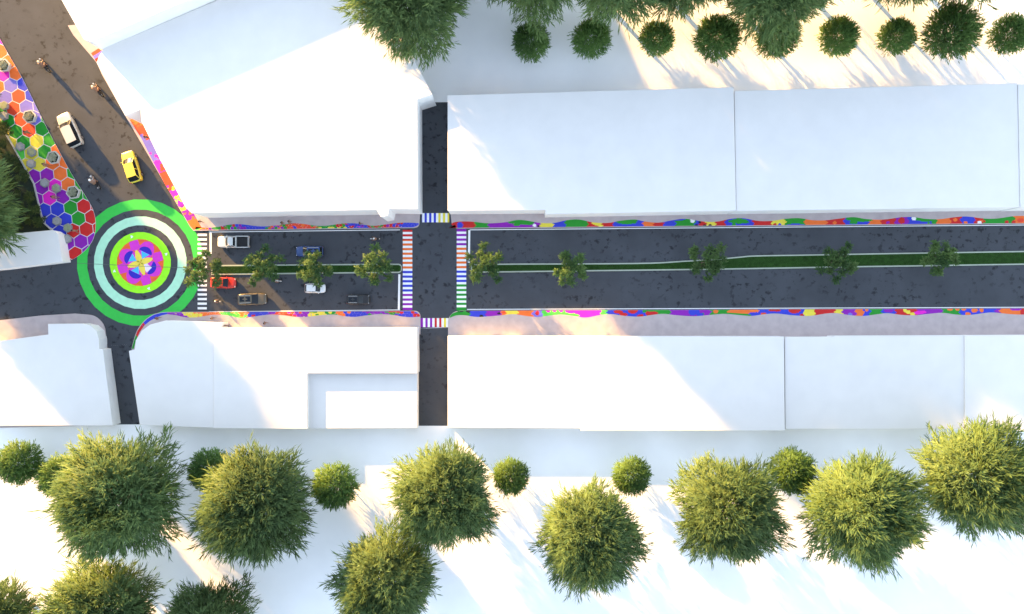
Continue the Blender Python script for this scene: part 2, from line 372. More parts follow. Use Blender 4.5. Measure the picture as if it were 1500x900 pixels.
band_mesh('paving_mosaic', w_sr, yl([(659,464),(663,459.5),(673,456.3),(690,455.7),(900,454.7),(1200,453.4),(1530,452)]), out_sr, pieces(seg_sr, blob_sr), ZW+.004, 900, 9, NAMES)
# left, north kerb
seg_nl = [(280,293,'lgreen'),(293,306,'orange'),(306,312,'purple'),(312,320,'green'),(320,331,'red'),(331,338,'green'),(338,350,'purple'),(350,390,'blue'),(390,395,'green'),(395,400,'orred'),(400,408,'purple'),(408,413,'orange'),(413,421,'green'),(421,464,'orred'),(464,495,'green'),(495,507,'red'),(507,540,'blue'),(540,549,'green'),(549,555,'red'),(555,560,'green'),(560,589,'red'),(589,620,'blue')]
blob_nl = [(431,.15,3,.35,'blue'),(444,.7,3,.3,'orange'),(483,.2,6,.3,'yellow'),(501,.1,5,.25,'yellow'),(516,.2,4,.3,'red'),(524,.15,5,.3,'magenta'),(522,.6,4,.3,'purple'),(568,.5,2.6,.4,'purple'),(578,.5,2,.5,'blue')]
out_nl = yl([(287,332.5),(305,334),(320,332.5),(340,329),(355,329),(375,331.5),(390,332),(410,330),(430,327.5),(445,328.5),(462,331),(480,331),(500,328),(520,327.5),(535,330),(550,331),(570,328.5),(590,326.5),(610,327),(614,328)])
band_mesh('paving_mosaic', w_nl, [(286,337.3),(606,333.4),(613,330)], out_nl, cells(seg_nl, blob_nl), ZW+.004, 560, 14, NAMES)
# left, south kerb
seg_sl = [(190,246,'blue'),(246,272,'purple'),(272,292,'yellow'),(292,323,'orange'),(323,360,'lgreen'),(360,392,'blue'),(392,400,'purple'),(400,432,'orred'),(432,456,'purple'),(456,476,'yellow'),(476,492,'green'),(492,505,'orange'),(505,534,'blue'),(534,540,'purple'),(540,549,'green'),(549,566,'purple'),(566,582,'green'),(582,590,'red'),(590,611,'blue'),(611,620,'red')]
blob_sl = [(346,.2,5,.4,'orange'),(354,.3,3,.5,'orange'),(374,.8,4,.3,'red'),(425,.85,9,.25,'red'),(460,.05,4,.2,'green'),(574,.1,4,.25,'red')]
out_sl = yl([(245,460.5),(258,462),(272,465),(290,465),(310,461.5),(330,461.5),(350,465.5),(365,465),(385,462),(400,461),(420,462.5),(435,464.5),(455,464),(470,462),(490,461),(505,463.5),(520,464.5),(535,462.5),(555,460.5),(575,461.5),(590,464),(605,465),(615,464)])
band_mesh('paving_mosaic', w_sl, [(245,457.9),(606,456),(612,458.4),(615.4,462)], out_sl, cells(seg_sl, blob_sl, 5.5), ZW+.004, 560, 12, NAMES)
def tcol(lst):
    def f(x, y, v, u):
        u2 = u+.02*math.sin(v*9+u*40)
        for e, c in lst:
            if u2 < e: return c
        return lst[-1][1]
    return f
def tcells(lst, seed=3):
    b = tcol(lst)
    def f(x, y, v, u):
        ci = (int(x/4.2), int((y+(int(x/4.2) % 2)*2)/4.2))
        rr = random.Random(ci[0]*131+ci[1]*17+seed).random()
        return b(x, y, .5, u+((rr-.5)*.16 if rr > .7 else 0))
    return f
band_mesh('paving_mosaic', w_sl, [(193.6,511),(197.2,498),(201.7,485.3),(208.5,475),(216.4,467.2),(226,461.3),(237,458.5),(245,457.9)],
          [(196.5,511),(199.8,499),(205,487),(212,477),(220,470.5),(229,465.5),(238,462),(245,460.5)], tcells([(.27,'green'),(.52,'red'),(1.1,'blue')]), ZW+.004, 90, 6, NAMES)
band_mesh('paving_mosaic', w_nl, [(190.5,176),(207.5,203),(225,238),(243,271.5),(261,301),(279,331.5),(284,337)],
          [(207,170),(222,197),(239,229),(257,263),(275,296),(289,322),(296,334)],
          tcells([(.09,'orange'),(.2,'orred'),(.39,'lav'),(.46,'magenta'),(.62,'orred'),(.68,'magenta'),(.74,'yellow'),(.77,'magenta'),(.82,'yellow'),(.91,'purple'),(1.1,'orange')]), ZW+.004, 150, 12, NAMES)
band_mesh('paving_mosaic', w_nl, [(134,78.5),(141.5,91)], [(147,70),(156,84)], tcells([(.35,'orred'),(.7,'lav'),(1.1,'red')], 5), ZW+.004, 26, 20, NAMES)

# ------------------------------------------------------------------ hexagon plaza
pl_r = smoothline([(-150,-230),(-60,-60),(0,57),(33,115),(60,170),(78,205),(105,255),(127,290),(137,309),(140.5,329),(137,350),(125,367),(109,379),(93.5,384.3)], 5)
pl_l = [(88,360),(83,343),(64.5,326),(60,309),(51,270),(40,250),(20,214),(0,180),(-60,70),(-200,-170)]
plz = pl_r+pl_l
ZPZ = .11
verts, side, top, n = slab_geo(plz, -.015, ZPZ, 0)
plaza = struct(meshobj('plaza', verts, side+[top], paint('grout')), 'plaza paved with big coloured hexagons')
hexcol = [(123,302,'red'),(132,318,'red'),(116,321,'green'),(128,337,'red'),(119,357,'purple'),(134,350,'purple'),(111,373,'red'),(95,376,'red'),(99,358,'purple'),(108,338,'red'),(97,323,'blue'),(84,306,'blue'),(104,304,'green'),(79,323,'blue'),(90,342,'blue'),(67,310,'blue'),(70,290,'magenta'),(94,289,'purple'),(113,288,'green'),(101,270,'orange'),(89,255,'orange'),(82,271,'magenta'),(69,255,'purple'),(104,253,'green'),(117,270,'green'),(51,258,'purple'),(59,275,'purple'),(62,291,'purple'),
 (2,60,'magenta'),(4,75,'orange'),(12,88,'orange'),(22,107,'orange'),(4,112,'magenta'),(2,125,'orange'),(15,123,'lav'),(32,123,'blue'),(27,140,'orred'),(8,141,'lav'),(42,138,'blue'),(38,155,'lav'),(20,156,'orred'),(28,174,'orred'),(52,164,'lav'),(14,177,'green'),(3,158,'green'),(42,190,'orred'),(23,192,'green'),(62,187,'green'),(8,194,'yellow'),(35,207,'green'),(55,203,'yellow'),(75,203,'green'),(18,210,'yellow'),(65,221,'green'),(45,225,'yellow'),(83,220,'orange'),(40,241,'yellow'),(59,240,'yellow'),(80,240,'orange'),(30,228,'lgreen'),(-4,175,'yellow')]
def clip_poly(sub, clip):
    out = sub
    for i in range(len(clip)):
        a, b = clip[i], clip[(i+1) % len(clip)]; inp = out; out = []
        ins = lambda p: (b[0]-a[0])*(p[1]-a[1])-(b[1]-a[1])*(p[0]-a[0]) >= 0
        for j in range(len(inp)):
            p, q = inp[j-1], inp[j]
            if ins(p) != ins(q):
                d1 = (b[0]-a[0])*(p[1]-a[1])-(b[1]-a[1])*(p[0]-a[0]); d2 = (b[0]-a[0])*(q[1]-a[1])-(b[1]-a[1])*(q[0]-a[0])
                t = d1/(d1-d2); out.append((p[0]+(q[0]-p[0])*t, p[1]+(q[1]-p[1])*t))
            if ins(q): out.append(q)
        if not out: return []
    return out
hv, hf, hm = [], [], []
inner = [(x, y) for x, y in plz]
a1 = Vector((19.4, -2.0)); b1 = Vector((11.5, 15.9)); cen = Vector((104, 304.5))
rad = a1.length/math.sqrt(3)*.955
base_ang = math.atan2(-2.0, 19.4)
for i in range(-14, 8):
    for j in range(-34, 10):
        c = cen+a1*i+b1*j
        if not (-160 < c.x < 160 and -200 < c.y < 400): continue
        hx = [(c.x+rad*math.cos(base_ang+math.pi/6+k*math.pi/3), c.y+rad*math.sin(base_ang+math.pi/6+k*math.pi/3)) for k in range(6)]
        cp = clip_poly(inner, hx)
        if len(cp) < 3: continue
        ar = abs(sum(cp[k][0]*cp[k-1][1]-cp[k-1][0]*cp[k][1] for k in range(len(cp))))/2
        if ar < 6: continue
        best = min(hexcol, key=lambda h: (h[0]-c.x)**2+(h[1]-c.y)**2)
        d = math.hypot(best[0]-c.x, best[1]-c.y)
        nm = best[2] if d < 22 else random.choice(['orange','magenta','lav','green','yellow','blue','orred'])
        ptsw = [(*P(x, y), ZPZ+.004) for x, y in cp]
        sgn = sum(ptsw[k][0]*ptsw[(k+1) % len(ptsw)][1]-ptsw[(k+1) % len(ptsw)][0]*ptsw[k][1] for k in range(len(ptsw)))
        if sgn < 0: ptsw.reverse()
        hf.append(list(range(len(hv), len(hv)+len(ptsw)))); hv += ptsw; hm.append(NAMES.index(nm))
struct(meshobj('hexagon_paving', hv, hf, [paint(c) for c in NAMES], plaza, hm))
# planting bed left of the plaza, with its low edging
bed = struct(sheet('planting_bed', [(-300,-150),(-200,-170),(-60,70),(0,180),(20,214),(40,250),(51,270),(60,309),(64.5,326),(83,343),(83,352),(-300,370)], .012, SOIL), 'dark planted ground left of the hexagon plaza')
eg = [(-60,70),(0,180),(20,214),(40,250),(51,270),(60,309),(64.5,326),(83,343)]
ev, ef = [], []
for i in range(len(eg)-1):
    a, b = Vector(eg[i]), Vector(eg[i+1]); d = (b-a).normalized(); nn = Vector((-d.y, d.x))*.9
    k = len(ev)
    for zz in (0, .32):
        for p in (a+nn, b+nn, b-nn, a-nn): ev.append((*P(p.x, p.y), zz))
    ef += [[k+4,k+5,k+6,k+7],[k,k+1,k+5,k+4],[k+2,k+3,k+7,k+6]]
struct(meshobj('edging', ev, ef, KERB, plaza))

# ------------------------------------------------------------------ medians
def median(top, bot, label, kw=1.9):
    """kerbed island between two plan lines"""
    out = top+bot[::-1]
    verts, side, tp, n = slab_geo(out, -.015, .15, 0)
    o = struct(meshobj('median', verts, side+[tp], MKERB), label)
    ti = [(x, y+kw) for x, y in top]; bi = [(x, y-kw) for x, y in bot]
    xe = max(x for x, _ in top)-1.4
    ti = [(min(max(x, top[0][0]+1.6), xe), min(y, 392.9) if x > xe-3 and xe < 600 else y) for x, y in ti]
    bi = [(min(max(x, bot[0][0]+1.6), xe), max(y, 393.6) if x > xe-3 and xe < 600 else y) for x, y in bi]
    gpoly = ti+bi[::-1]
    gs = sheet('lawn', gpoly, .165, GRASSM, o); struct(gs)
    return ti, bi
cap_t = [(584.5,386.6),(587.2,388),(588.6,390.5),(589,393.2)]
cap_b = [(584.5,400.2),(587.2,398.8),(588.6,396),(589,393.4)]
m1 = median([(310,388.6),(400,387.8),(500,387)]+cap_t, [(310,403.2),(400,402.2),(500,401)]+cap_b, 'grass island with pale kerb between the traffic lanes, left')
mt = smoothline([(690,387),(760,386.3),(850,386),(950,385),(1000,382.3),(1050,379.3),(1085,376),(1110,374.3),(1200,372.8),(1300,371),(1400,369.4),(1600,366.3)], 4)
mb = smoothline([(690,400),(760,399.2),(850,398),(950,396.8),(1050,395.5),(1150,393.8),(1250,392),(1350,390.6),(1450,389),(1600,386.6)], 4)
m2 = median(mt, mb, 'long grass island with pale kerb that widens to the right')
# short blades on both lawns
gv, gf = [], []
def inside_y(pts, x):
    for i in range(len(pts)-1):
        if pts[i][0] <= x <= pts[i+1][0] and pts[i+1][0] > pts[i][0]:
            t = (x-pts[i][0])/(pts[i+1][0]-pts[i][0]); return pts[i][1]+(pts[i+1][1]-pts[i][1])*t
rg = random.Random(5)
for k in range(9000):
    ti, bi = (m1 if rg.random() < .25 else m2)
    x = rg.uniform(ti[0][0]+2, 584 if ti is m1[0] else 1520)
    y0, y1 = inside_y(ti, x), inside_y(bi, x)
    if y0 is None or y1 is None: continue
    y = rg.uniform(y0+.3, y1-.3)
    X, Y = P(x, y); an = rg.uniform(0, 6.28); wd = rg.uniform(.03, .06); hh = rg.uniform(.07, .17)
    dx, dy = math.cos(an)*wd, math.sin(an)*wd; lx, ly = rg.uniform(-.08, .08), rg.uniform(-.08, .08)
    i = len(gv); gv += [(X-dx, Y-dy, .16), (X+dx, Y+dy, .16), (X+lx, Y+ly, .16+hh)]; gf.append([i, i+1, i+2])
GB = mat('grass_blade', (.026, .060, .012), .8, var=.4, vscale=3)
tag(meshobj('grass', gv, gf, GB), 'short green grass growing on the traffic islands', None, None, 'stuff')

# ------------------------------------------------------------------ white buildings
def building(label, pts, h, extra=None):
    """pts: roof outline; walls stand on the ground below it"""
    verts, side, top, n = slab_geo(pts, -.01, h)
    cx = sum(v[0] for v in verts[:n])/n; cy = sum(v[1] for v in verts[:n])/n
    root = empty('white_building', (cx, cy, 0)); tag(root, label, 'building', 'plain white buildings')
    vv = [(x-cx, y-cy, z) for x, y, z in verts]
    meshobj('wall', vv, side, WALLM, root)
    # roof slab: overhangs a whisker, with a thin eased rim
    tv = [Vector(v) for v in vv[n:]]
    rim = []
    for i in range(n):
        p, c, q = tv[i-1], tv[i], tv[(i+1) % n]
        d1 = (c-p).normalized(); d2 = (q-c).normalized()
        n1 = Vector((d1.y, -d1.x, 0)); n2 = Vector((d2.y, -d2.x, 0)); bis = n1+n2
        rim.append(bis/max(bis.length_squared/2, .25))
    rv, rf = [], []
    for i in range(n): rv.append(tv[i]+rim[i]*.03+Vector((0,0,-.16)))
    for i in range(n): rv.append(tv[i]+rim[i]*.03+Vector((0,0,-.02)))
    for i in range(n): rv.append(tv[i]-rim[i]*.02+Vector((0,0,.012)))
    for i in range(n):
        j = (i+1) % n
        rf += [[i, j, n+j, n+i], [n+i, n+j, 2*n+j, 2*n+i]]
    rf.append(list(range(2*n, 3*n)))
    meshobj('roof', rv, rf, WHITE, root)
    return root
building('tall white building at the top left whose wall rises above the next roof', [(-40,-300),(88,-4),(123,58),(133.5,61.5),(278,-1),(700,-190),(600,-420)], 10.1)
building('largest white building with a slanted end, beside the upper left avenue', [(142,92),(145,83),(152,71.5),(322,-1),(520,-86),(560,-20),(605,84),(633,138.5),(611,145.5),(611.5,306.5),(570,306),(568,316),(558,318),(552,307.5),(420,309.5),(281,312.5),(272,304),(254,270.5),(234,232.5),(219,201.5),(207.5,178),(206,160.5),(183.5,169.5)], 6.8)
building('long white building with a stepped front right of the upper alley', [(656,140),(1074.5,128),(1078,308.5),(800,313.5),(799,307.6),(656,308.6)], 5.2)
building('white building in the upper right row, between two neighbours', [(1076,133.5),(1490,122.5),(1493.5,303.5),(1079,308.8)], 4.9)
building('white building cut by the right edge in the upper row', [(1491.5,124),(1700,119),(1700,301),(1495,304)], 5.0)
building('white building with a chamfered corner facing the roundabout', [(189,514.5),(197.5,512.5),(199,499),(208,485),(220,476),(243,470),(325,473),(324,480.5),(313,480.6),(313,627),(205,622.5)], 3.0)
building('white L-shaped building round a lower roof', [(313.5,480.5),(610.5,480),(611,547),(450,547),(450,628.5),(313.5,627.5)], 3.25)
building('lower white roof tucked into the corner of an L-shaped building', [(450.3,547.3),(611,547.3),(611,627),(450.3,628)], 2.2)
building('white building right of the lower alley', [(656,492.5),(849.5,492.5),(850.5,627.5),(656,627)], 2.9)
building('slightly taller white building in the middle of the lower right row', [(850,493),(1148,493.5),(1149.5,631),(851,631)], 3.25)
building('white building fully in the shade in the lower right row', [(1150,494.2),(1220,494),(1222,492.6),(1412,492),(1413,628.5),(1151,628.5)], 2.8)
building('white building cut by the right edge in the lower row', [(1413.5,492),(1700,490.5),(1700,632),(1414,631)], 3.0)
building('white building with a rounded corner at the lower left', [(-300,532),(0,500),(71,490.5),(70.5,475),(120,474.5),(132,477),(141,485),(144.5,497),(145,511.5),(150.5,512),(165,623.5),(-300,624)], 2.6)
building('small white building left of the roundabout below the planting bed', [(-300,372),(0,344.5),(77,337.5),(84,342),(87,356),(91.5,383.5),(0,394.5),(-300,420)], 2.4)

# ------------------------------------------------------------------ trees
def leaf_mesh(name, m, items, centre=None, soft=.75, squash=1.0):
    """items: (origin, direction, length, width, side hint, tint[, own centre]); each blade is a bent tapering strip.
    Shading normals lean towards the outside of the crown, as a spray of real leaves does on the whole."""
    verts, faces, tint, nrm = [], [], [], []
    for it in items:
        o, d, L, W, up, t = it[:6]; c = it[6] if len(it) > 6 else centre
        s = d.cross(up)
        if s.length < 1e-4: s = d.orthogonal()
        s.normalize(); nn = s.cross(d)
        if c is not None:
            out = o-c; out.z *= squash
            out = out.normalized() if out.length > .01 else Vector((0, 0, 1))
        else: out = Vector((0, 0, 1))
        if nn.dot(out+Vector((0, 0, .5))) < 0: s = -s; nn = -nn
        i = len(verts)
        mid = o+d*L*.5+nn*L*.06
        verts += [o, mid-s*W*.5, mid+s*W*.5, o+d*L-nn*L*.05]
        faces += [[i, i+2, i+1], [i+1, i+2, i+3]]
        tint += [t*.85, t, t, min(1, t*1.15)]
        n_ = (nn*(1-soft)+out*soft).normalized(); nrm += [tuple(n_)]*4
    me = bpy.data.meshes.new(name); me.from_pydata([tuple(v) for v in verts], [], faces)
    at = me.attributes.new('tint', 'FLOAT', 'POINT'); at.data.foreach_set('value', tint)
    me.polygons.foreach_set('use_smooth', [True]*len(faces))
    me.normals_split_custom_set_from_vertices(nrm)
    me.materials.append(m); me.update(); return me
def rdir(r):
    while True:
        v = Vector((r.uniform(-1,1), r.uniform(-1,1), r.uniform(-1,1)))
        if .05 < v.length < 1: return v.normalized()
def feather_crown(name, seed, RX, RZ, zc, nspray, blades, L, W, m, mod=.28, freq=1.7, upb=.35, tintbase=.45):
    r = random.Random(seed); items = []; off = Vector((seed*3.7, seed*1.3, 0))
    for k in range(nspray):
        d = rdir(r)
        if d.z < -.3 and r.random() < .5: d.z = -d.z
        shape = 1+mod*mnoise.noise(d*freq+off)+.5*mod*mnoise.noise(d*freq*2.3-off)
        rr = shape*(r.uniform(.10, 1)**.5)*.92
        o = Vector((d.x*RX*rr, d.y*RX*rr, zc+d.z*RZ*rr))
        dirn = (Vector((d.x, d.y, d.z*.9+upb))+rdir(r)*.55).normalized()
        tone = tintbase+.45*mnoise.noise(o*.35+off)+r.uniform(-.15, .15)
        lk = 1.35 if r.random() < .12 else 1.0
        stem = L*lk*r.uniform(.8, 1.5)
        for b in range(blades):
            f = b/(blades-1)
            bo = o+dirn*stem*f*.8
            bd = (dirn+rdir(r)*(.62-.3*f)).normalized()
            items.append((bo, bd, L*lk*r.uniform(.6, 1.05)*(1-.25*f), W*r.uniform(.7, 1.2), rdir(r), min(1, max(0, tone+r.uniform(-.2, .25)))))
    return leaf_mesh(name, m, items, Vector((0, 0, zc-RZ*.35)))
def trunk_mesh(name, seed, h, r0, limbs, spread, zb):
    r = random.Random(seed); bm = bmesh.new()
    p = Vector((0, 0, -.1)); rad = r0
    nseg = 6; top = []
    for i in range(nseg):
        q = Vector((r.uniform(-.12, .12)*i*.3, r.uniform(-.12, .12)*i*.3, h*(i+1)/nseg)); r2 = r0*(1-.11*(i+1))
        bm_cyl(bm, p, q, rad*(1.25 if i == 0 else 1), r2, 10, False); p = q; rad = r2; top.append(q)
    for k in range(limbs):
        a = k*2.4+r.uniform(-.3, .3); base = Vector((0, 0, zb+(h-zb)*r.uniform(0, .95)))
        d = Vector((math.cos(a), math.sin(a), r.uniform(.35, .9))).normalized(); ln = spread*r.uniform(.6, 1)
        m1_ = base+d*ln*.5; m2_ = m1_+(d+Vector((0, 0, .35))).normalized()*ln*.5
        bm_cyl(bm, base, m1_, r0*.42, r0*.26, 7, False); bm_cyl(bm, m1_, m2_, r0*.26, r0*.08, 6, True)
        for s in range(2):
            d2 = (d+rdir(r)*.8).normalized(); bm_cyl(bm, m1_, m1_+d2*ln*.45, r0*.18, r0*.05, 5, True)
    me = bpy.data.meshes.new(name); bm.to_mesh(me); bm.free(); me.materials.append(BARK)
    me.polygons.foreach_set('use_smooth', [True]*len(me.polygons)); return me
BIG = []
for s in range(3):
    BIG.append((trunk_mesh('trunk', 20+s, 15, .42, 12, 7, 7), feather_crown('crown', 11+s, 8.9, 8.6, 13.6, 4000, 9, 2.1, .19, LEAF_BIG, mod=.46, freq=1.75)))
BUSH = []
for s in range(3):
    BUSH.append((trunk_mesh('trunk', 40+s, 4, .13, 7, 2, 2), feather_crown('crown', 31+s, 3.1, 2.8, 4.3, 1900, 6, .72, .12, LEAF_BUSH, mod=.16, freq=1.6)))
def clump_crown(seed):
    r = random.Random(seed); items = []; lobes = [(Vector((0, 0, 5.2)), 1.2)]
    for k in range(18):
        a = k*2.399+r.uniform(-.5, .5); rr = 3.3*math.sqrt((k+.6)/18)*r.uniform(.75, 1.15)
        lobes.append((Vector((rr*math.cos(a), rr*math.sin(a), 5.4-.12*rr*rr+r.uniform(-.7, .7))), r.uniform(.55, .95)))
    for c, rad in lobes:
        tone = r.uniform(.1, .8)
        for k in range(34):
            d = (rdir(r)+Vector((c.x, c.y, 0))*.12).normalized(); stem = rad*r.uniform(.7, 1.35)
            for q in range(6):
                f = (q+1)/6; o = c+Vector((d.x, d.y, d.z*.8))*stem*f
                bd = (d+rdir(r)*.8).normalized()
                items.append((o, bd, r.uniform(.34, .58), r.uniform(.13, .21), (Vector((0, 0, 1))+rdir(r)*.8).normalized(), min(1, max(0, tone+r.uniform(-.25, .25))), c-Vector((0, 0, .6))))
    return leaf_mesh('crown', LEAF_MED, items, None, .6)
MED = [(trunk_mesh('trunk', 60+s, 4.6, .15, 9, 3, 2.4), clump_crown(51+s)) for s in range(3)]
def tree(name, var, px, py, zmid, label, cat, group, sc=1.0, scz=None, rz=0.0):
    x, y = P(px, py, zmid*(scz or sc))
    root = empty(name, (x, y, 0), rz); root.scale = (sc, sc, scz or sc)
    tag(root, label, cat, group)
    link('trunk', var[0], root); link('crown', var[1], root)
    return root
G1 = 'large feathery trees around the white buildings'
rt = random.Random(3)
bigs = [
 (172,728,'large feathery tree on the lower left pale ground, tangled with a small round bush',0.968),
 (372,738,'large feathery tree second from the left in the row below the buildings',0.900),
 (653,727,'large feathery tree below the lower alley, touching another tree',0.822),
 (566,852,'large feathery tree cut by the bottom edge below the tree at the lower alley',0.838),
 (862,788,'large feathery tree standing alone in the lower middle on sunlit ground',0.822),
 (1066,748,'large feathery tree left of a dark bush on the lower right',0.848),
 (1262,748,'large feathery tree right of a dark bush on the lower right',0.908),
 (1434,703,'large feathery tree overlapping the lower right roof edge',0.900),
 (148,900,'large feathery tree cut by the bottom edge at the lower left, biggest of three',0.838),
 (305,925,'feathery tree top just rising over the bottom edge, third from the left corner',0.778),
 (-20,930,'feathery tree at the bottom left corner of the scene',0.822),
 (600,-8,'large feathery tree overhanging the corner of the largest white roof',0.891),
 (790,-60,'large feathery tree at the top edge, left end of the upper cluster',0.865),
 (905,-58,'large feathery tree at the top edge, middle of the upper cluster',0.865),
 (1010,-68,'large feathery tree at the top edge, right end of the upper cluster',0.865),
 (1140,-30,'large feathery tree at the top edge overhanging a round bush',0.848),
 (1335,-75,'feathery tree whose lowest tips just show at the top edge on the right',0.822),
 (-80,302,'large feathery tree at the left edge over the planting bed',0.995),
]
for i, (px, py, lb, sc) in enumerate(bigs):
    tree('feathery_tree', BIG[i % 3], px, py, 14, lb, 'tree', G1, sc, sc*(1.28 if py < 20 else 1.0), rz=rt.uniform(0, 6.28))
# one smaller tree stands just outside the left edge and shades the roundabout
tree('feathery_tree', BIG[1], -68, 128, 14, 'smaller feathery tree beyond the left edge by the hexagon plaza', 'tree', G1, .6)
tree('feathery_tree', BIG[2], 600, -145, 14, 'unseen feathery tree added beyond the top edge behind the one overhanging the largest white roof', 'tree', G1, 1.0, 1.25)  # added out of view to close gaps in the upper roof shade
for px, py, var, sc, scz, lb in [(690,-115,0,1.0,1.3,'unseen feathery tree added beyond the top edge left of the upper cluster'),(1235,-95,1,.86,1.2,'unseen feathery tree added beyond the top edge above the middle of the upper bush row'),  # top three are added out of view to shade the upper right roofs
        (1445,-100,2,1.0,1.3,'unseen feathery tree added beyond the top edge above the right end of the upper bush row'),(-168,300,0,.85,.85,'unseen feathery tree added beyond the left edge, behind the small white building'),
        (-190,113,2,.95,.95,'unseen feathery tree added beyond the left edge, far side of the planting bed')]:  # left pair is added out of view to shade the lower left roofs
    tree('feathery_tree', BIG[var], px, py, 14, lb, 'tree', G1, sc, scz, px*.1)
G2 = 'small round bushes on thin stems'
bushes = [
 (778,62,'small dark bush leftmost in the upper row, under feathery branches',1.0),(866,57,'small round bush second from the left in the upper row',1.03),
 (962,57,'small round bush third from the left in the upper row',.92),(1050,56,'large round bush standing clear of the tree cluster in the upper row',1.2),
 (1138,54,'round bush partly covered by a feathery tree in the upper row',1.12),(1228,54,'round bush right of a feathery tree in the upper row',1.03),
 (1313,54,'smallest round bush in the upper right row',.95),(1393,47,'largest round bush in the upper right row',1.38),
 (1480,51,'round bush cut by the right edge in the upper row',1.05),
 (30,678,'small round bush at the far left below the buildings',1.15),(88,697,'small bush against the left side of a big feathery tree',1.1),
 (308,688,'small dark bush behind a feathery tree, between two big crowns',1.12),(491,712,'small round bush standing alone right of a feathery tree on the lower left',1.2),
 (748,698,'small bush at the right side of the tree below the lower alley',.98),(925,697,'small round bush above the lone lower middle tree',1.02),
 (1160,690,'small dark bush between two big feathery trees on the lower right',1.22)]
for i, (px, py, lb, sc) in enumerate(bushes):
    tree('round_bush', BUSH[i % 3], px, py, 4.4, lb, 'bush', G2, sc*.97, rz=rt.uniform(0, 6.28))
G3 = 'street trees planted along the central islands'
meds = [(298,396,'leafy street tree over the white zebra crossing by the roundabout'),(384,391,'leafy street tree above the dark tan car'),
 (460,395,'leafy street tree between the blue car and the white car'),(550,392,'leafy street tree near the rounded end of the grass island'),
 (712,388,'leafy street tree at the junction end of the long grass island'),(837,392,'leafy street tree second on the long grass island from the junction'),
 (1037,383,'leafy street tree where the long grass island widens'),(1230,383,'leafy street tree second from the right on the wide grass island'),
 (1378,378,'leafy street tree farthest right on the wide grass island')]
for i, (px, py, lb) in enumerate(meds):
    tree('street_tree', MED[i % 3], px, py, 5.0, lb, 'tree', G3, .92, rz=rt.uniform(0, 6.28))
# shrubs in the planting bed
def shrub_mesh(seed):
    r = random.Random(seed); items = []
    for k in range(14):
        c = Vector((r.gauss(0, .45), r.gauss(0, .45), r.uniform(.3, 1.0))); nb = 13; t = r.uniform(.1, .9)
        for b in range(nb):
            a = b*2*math.pi/nb+r.uniform(-.2, .2); d = Vector((math.cos(a), math.sin(a), r.uniform(.15, .9))).normalized()
            items.append((c, d, r.uniform(.5, .85), r.uniform(.12, .2), Vector((0, 0, 1)), min(1, max(0, t+r.uniform(-.2, .2)))))
    return leaf_mesh('shrub', LEAF_SHRUB, items)
SH = [shrub_mesh(70+s) for s in range(4)]
shr = [(2,212),(17,234),(4,248),(33,258),(14,268),(25,284),(44,290),(6,296),(32,306),(52,308),(16,316),(40,322),(58,324),(3,328),(26,331),(-6,226),(9,190),(24,246)]
for i, (px, py) in enumerate(shr):
    x, y = P(px, py, .8)
    o = link('shrub', SH[i % 4], None, (x, y, .01)); o.rotation_euler = (0, 0, i*1.3); s_ = 1.0+.3*math.sin(i*2.1); o.scale = (s_, s_, s_)
    tag(o, 'spiky dark green shrub crowded in the planting bed left of the hexagon plaza', 'shrub', 'shrubs in the planting bed')

# ------------------------------------------------------------------ vehicles
TYRE = mat('tyre_rubber', (.02, .02, .02), .85); RIM = mat('alloy_rim', (.45, .45, .46), .35, .8)
GLASS = mat('tinted_glass', (.010, .014, .020), .06, spec=.3)
LAMPW = mat('headlamp_glass', (.7, .72, .74), .15, spec=.6); LAMPR = mat('tail_lamp_glass', (.40, .01, .01), .2, spec=.6)
TRIM = mat('black_trim', (.018, .018, .02), .55); CHROME = mat('roof_rail_metal', (.60, .60, .58), .4, .2)
LINER = mat('bed_liner', (.03, .03, .032), .8); SEATM = mat('vinyl_seat', (.02, .02, .022), .6)
def carpaint(n, c, metal=0.15, rough=.32): return mat(n, c, rough, metal, coat=.6)
def loft(stations, close_ends=True):
    """stations: list of rings with equal counts"""
    verts, faces = [], []; n = len(stations[0])
    for r_ in stations: verts += r_
    for i in range(len(stations)-1):
        for j in range(n):
            k = (j+1) % n
            faces.append([i*n+j, i*n+k, (i+1)*n+k, (i+1)*n+j])
    if close_ends: faces.append(list(range(n))[::-1]); faces.append([(len(stations)-1)*n+j for j in range(n)])
    return verts, faces
def fixnormals(o):
    bm = bmesh.new(); bm.from_mesh(o.data); bmesh.ops.recalc_face_normals(bm, faces=bm.faces); bm.to_mesh(o.data); bm.free(); return o
def ringsec(x, hw, zlo, zt, crown=.04):
    half = [(hw*.90, zlo), (hw*.985, zlo+.10), (hw, zlo+(zt-zlo)*.45), (hw*.985, zlo+(zt-zlo)*.78), (hw*.93, zt-.015), (hw*.78, zt+crown*.4), (hw*.4, zt+crown*.9)]
    return [(x, y, z) for y, z in half]+[(x, 0, zt+crown)]+[(x, -y, z) for y, z in half[::-1]]
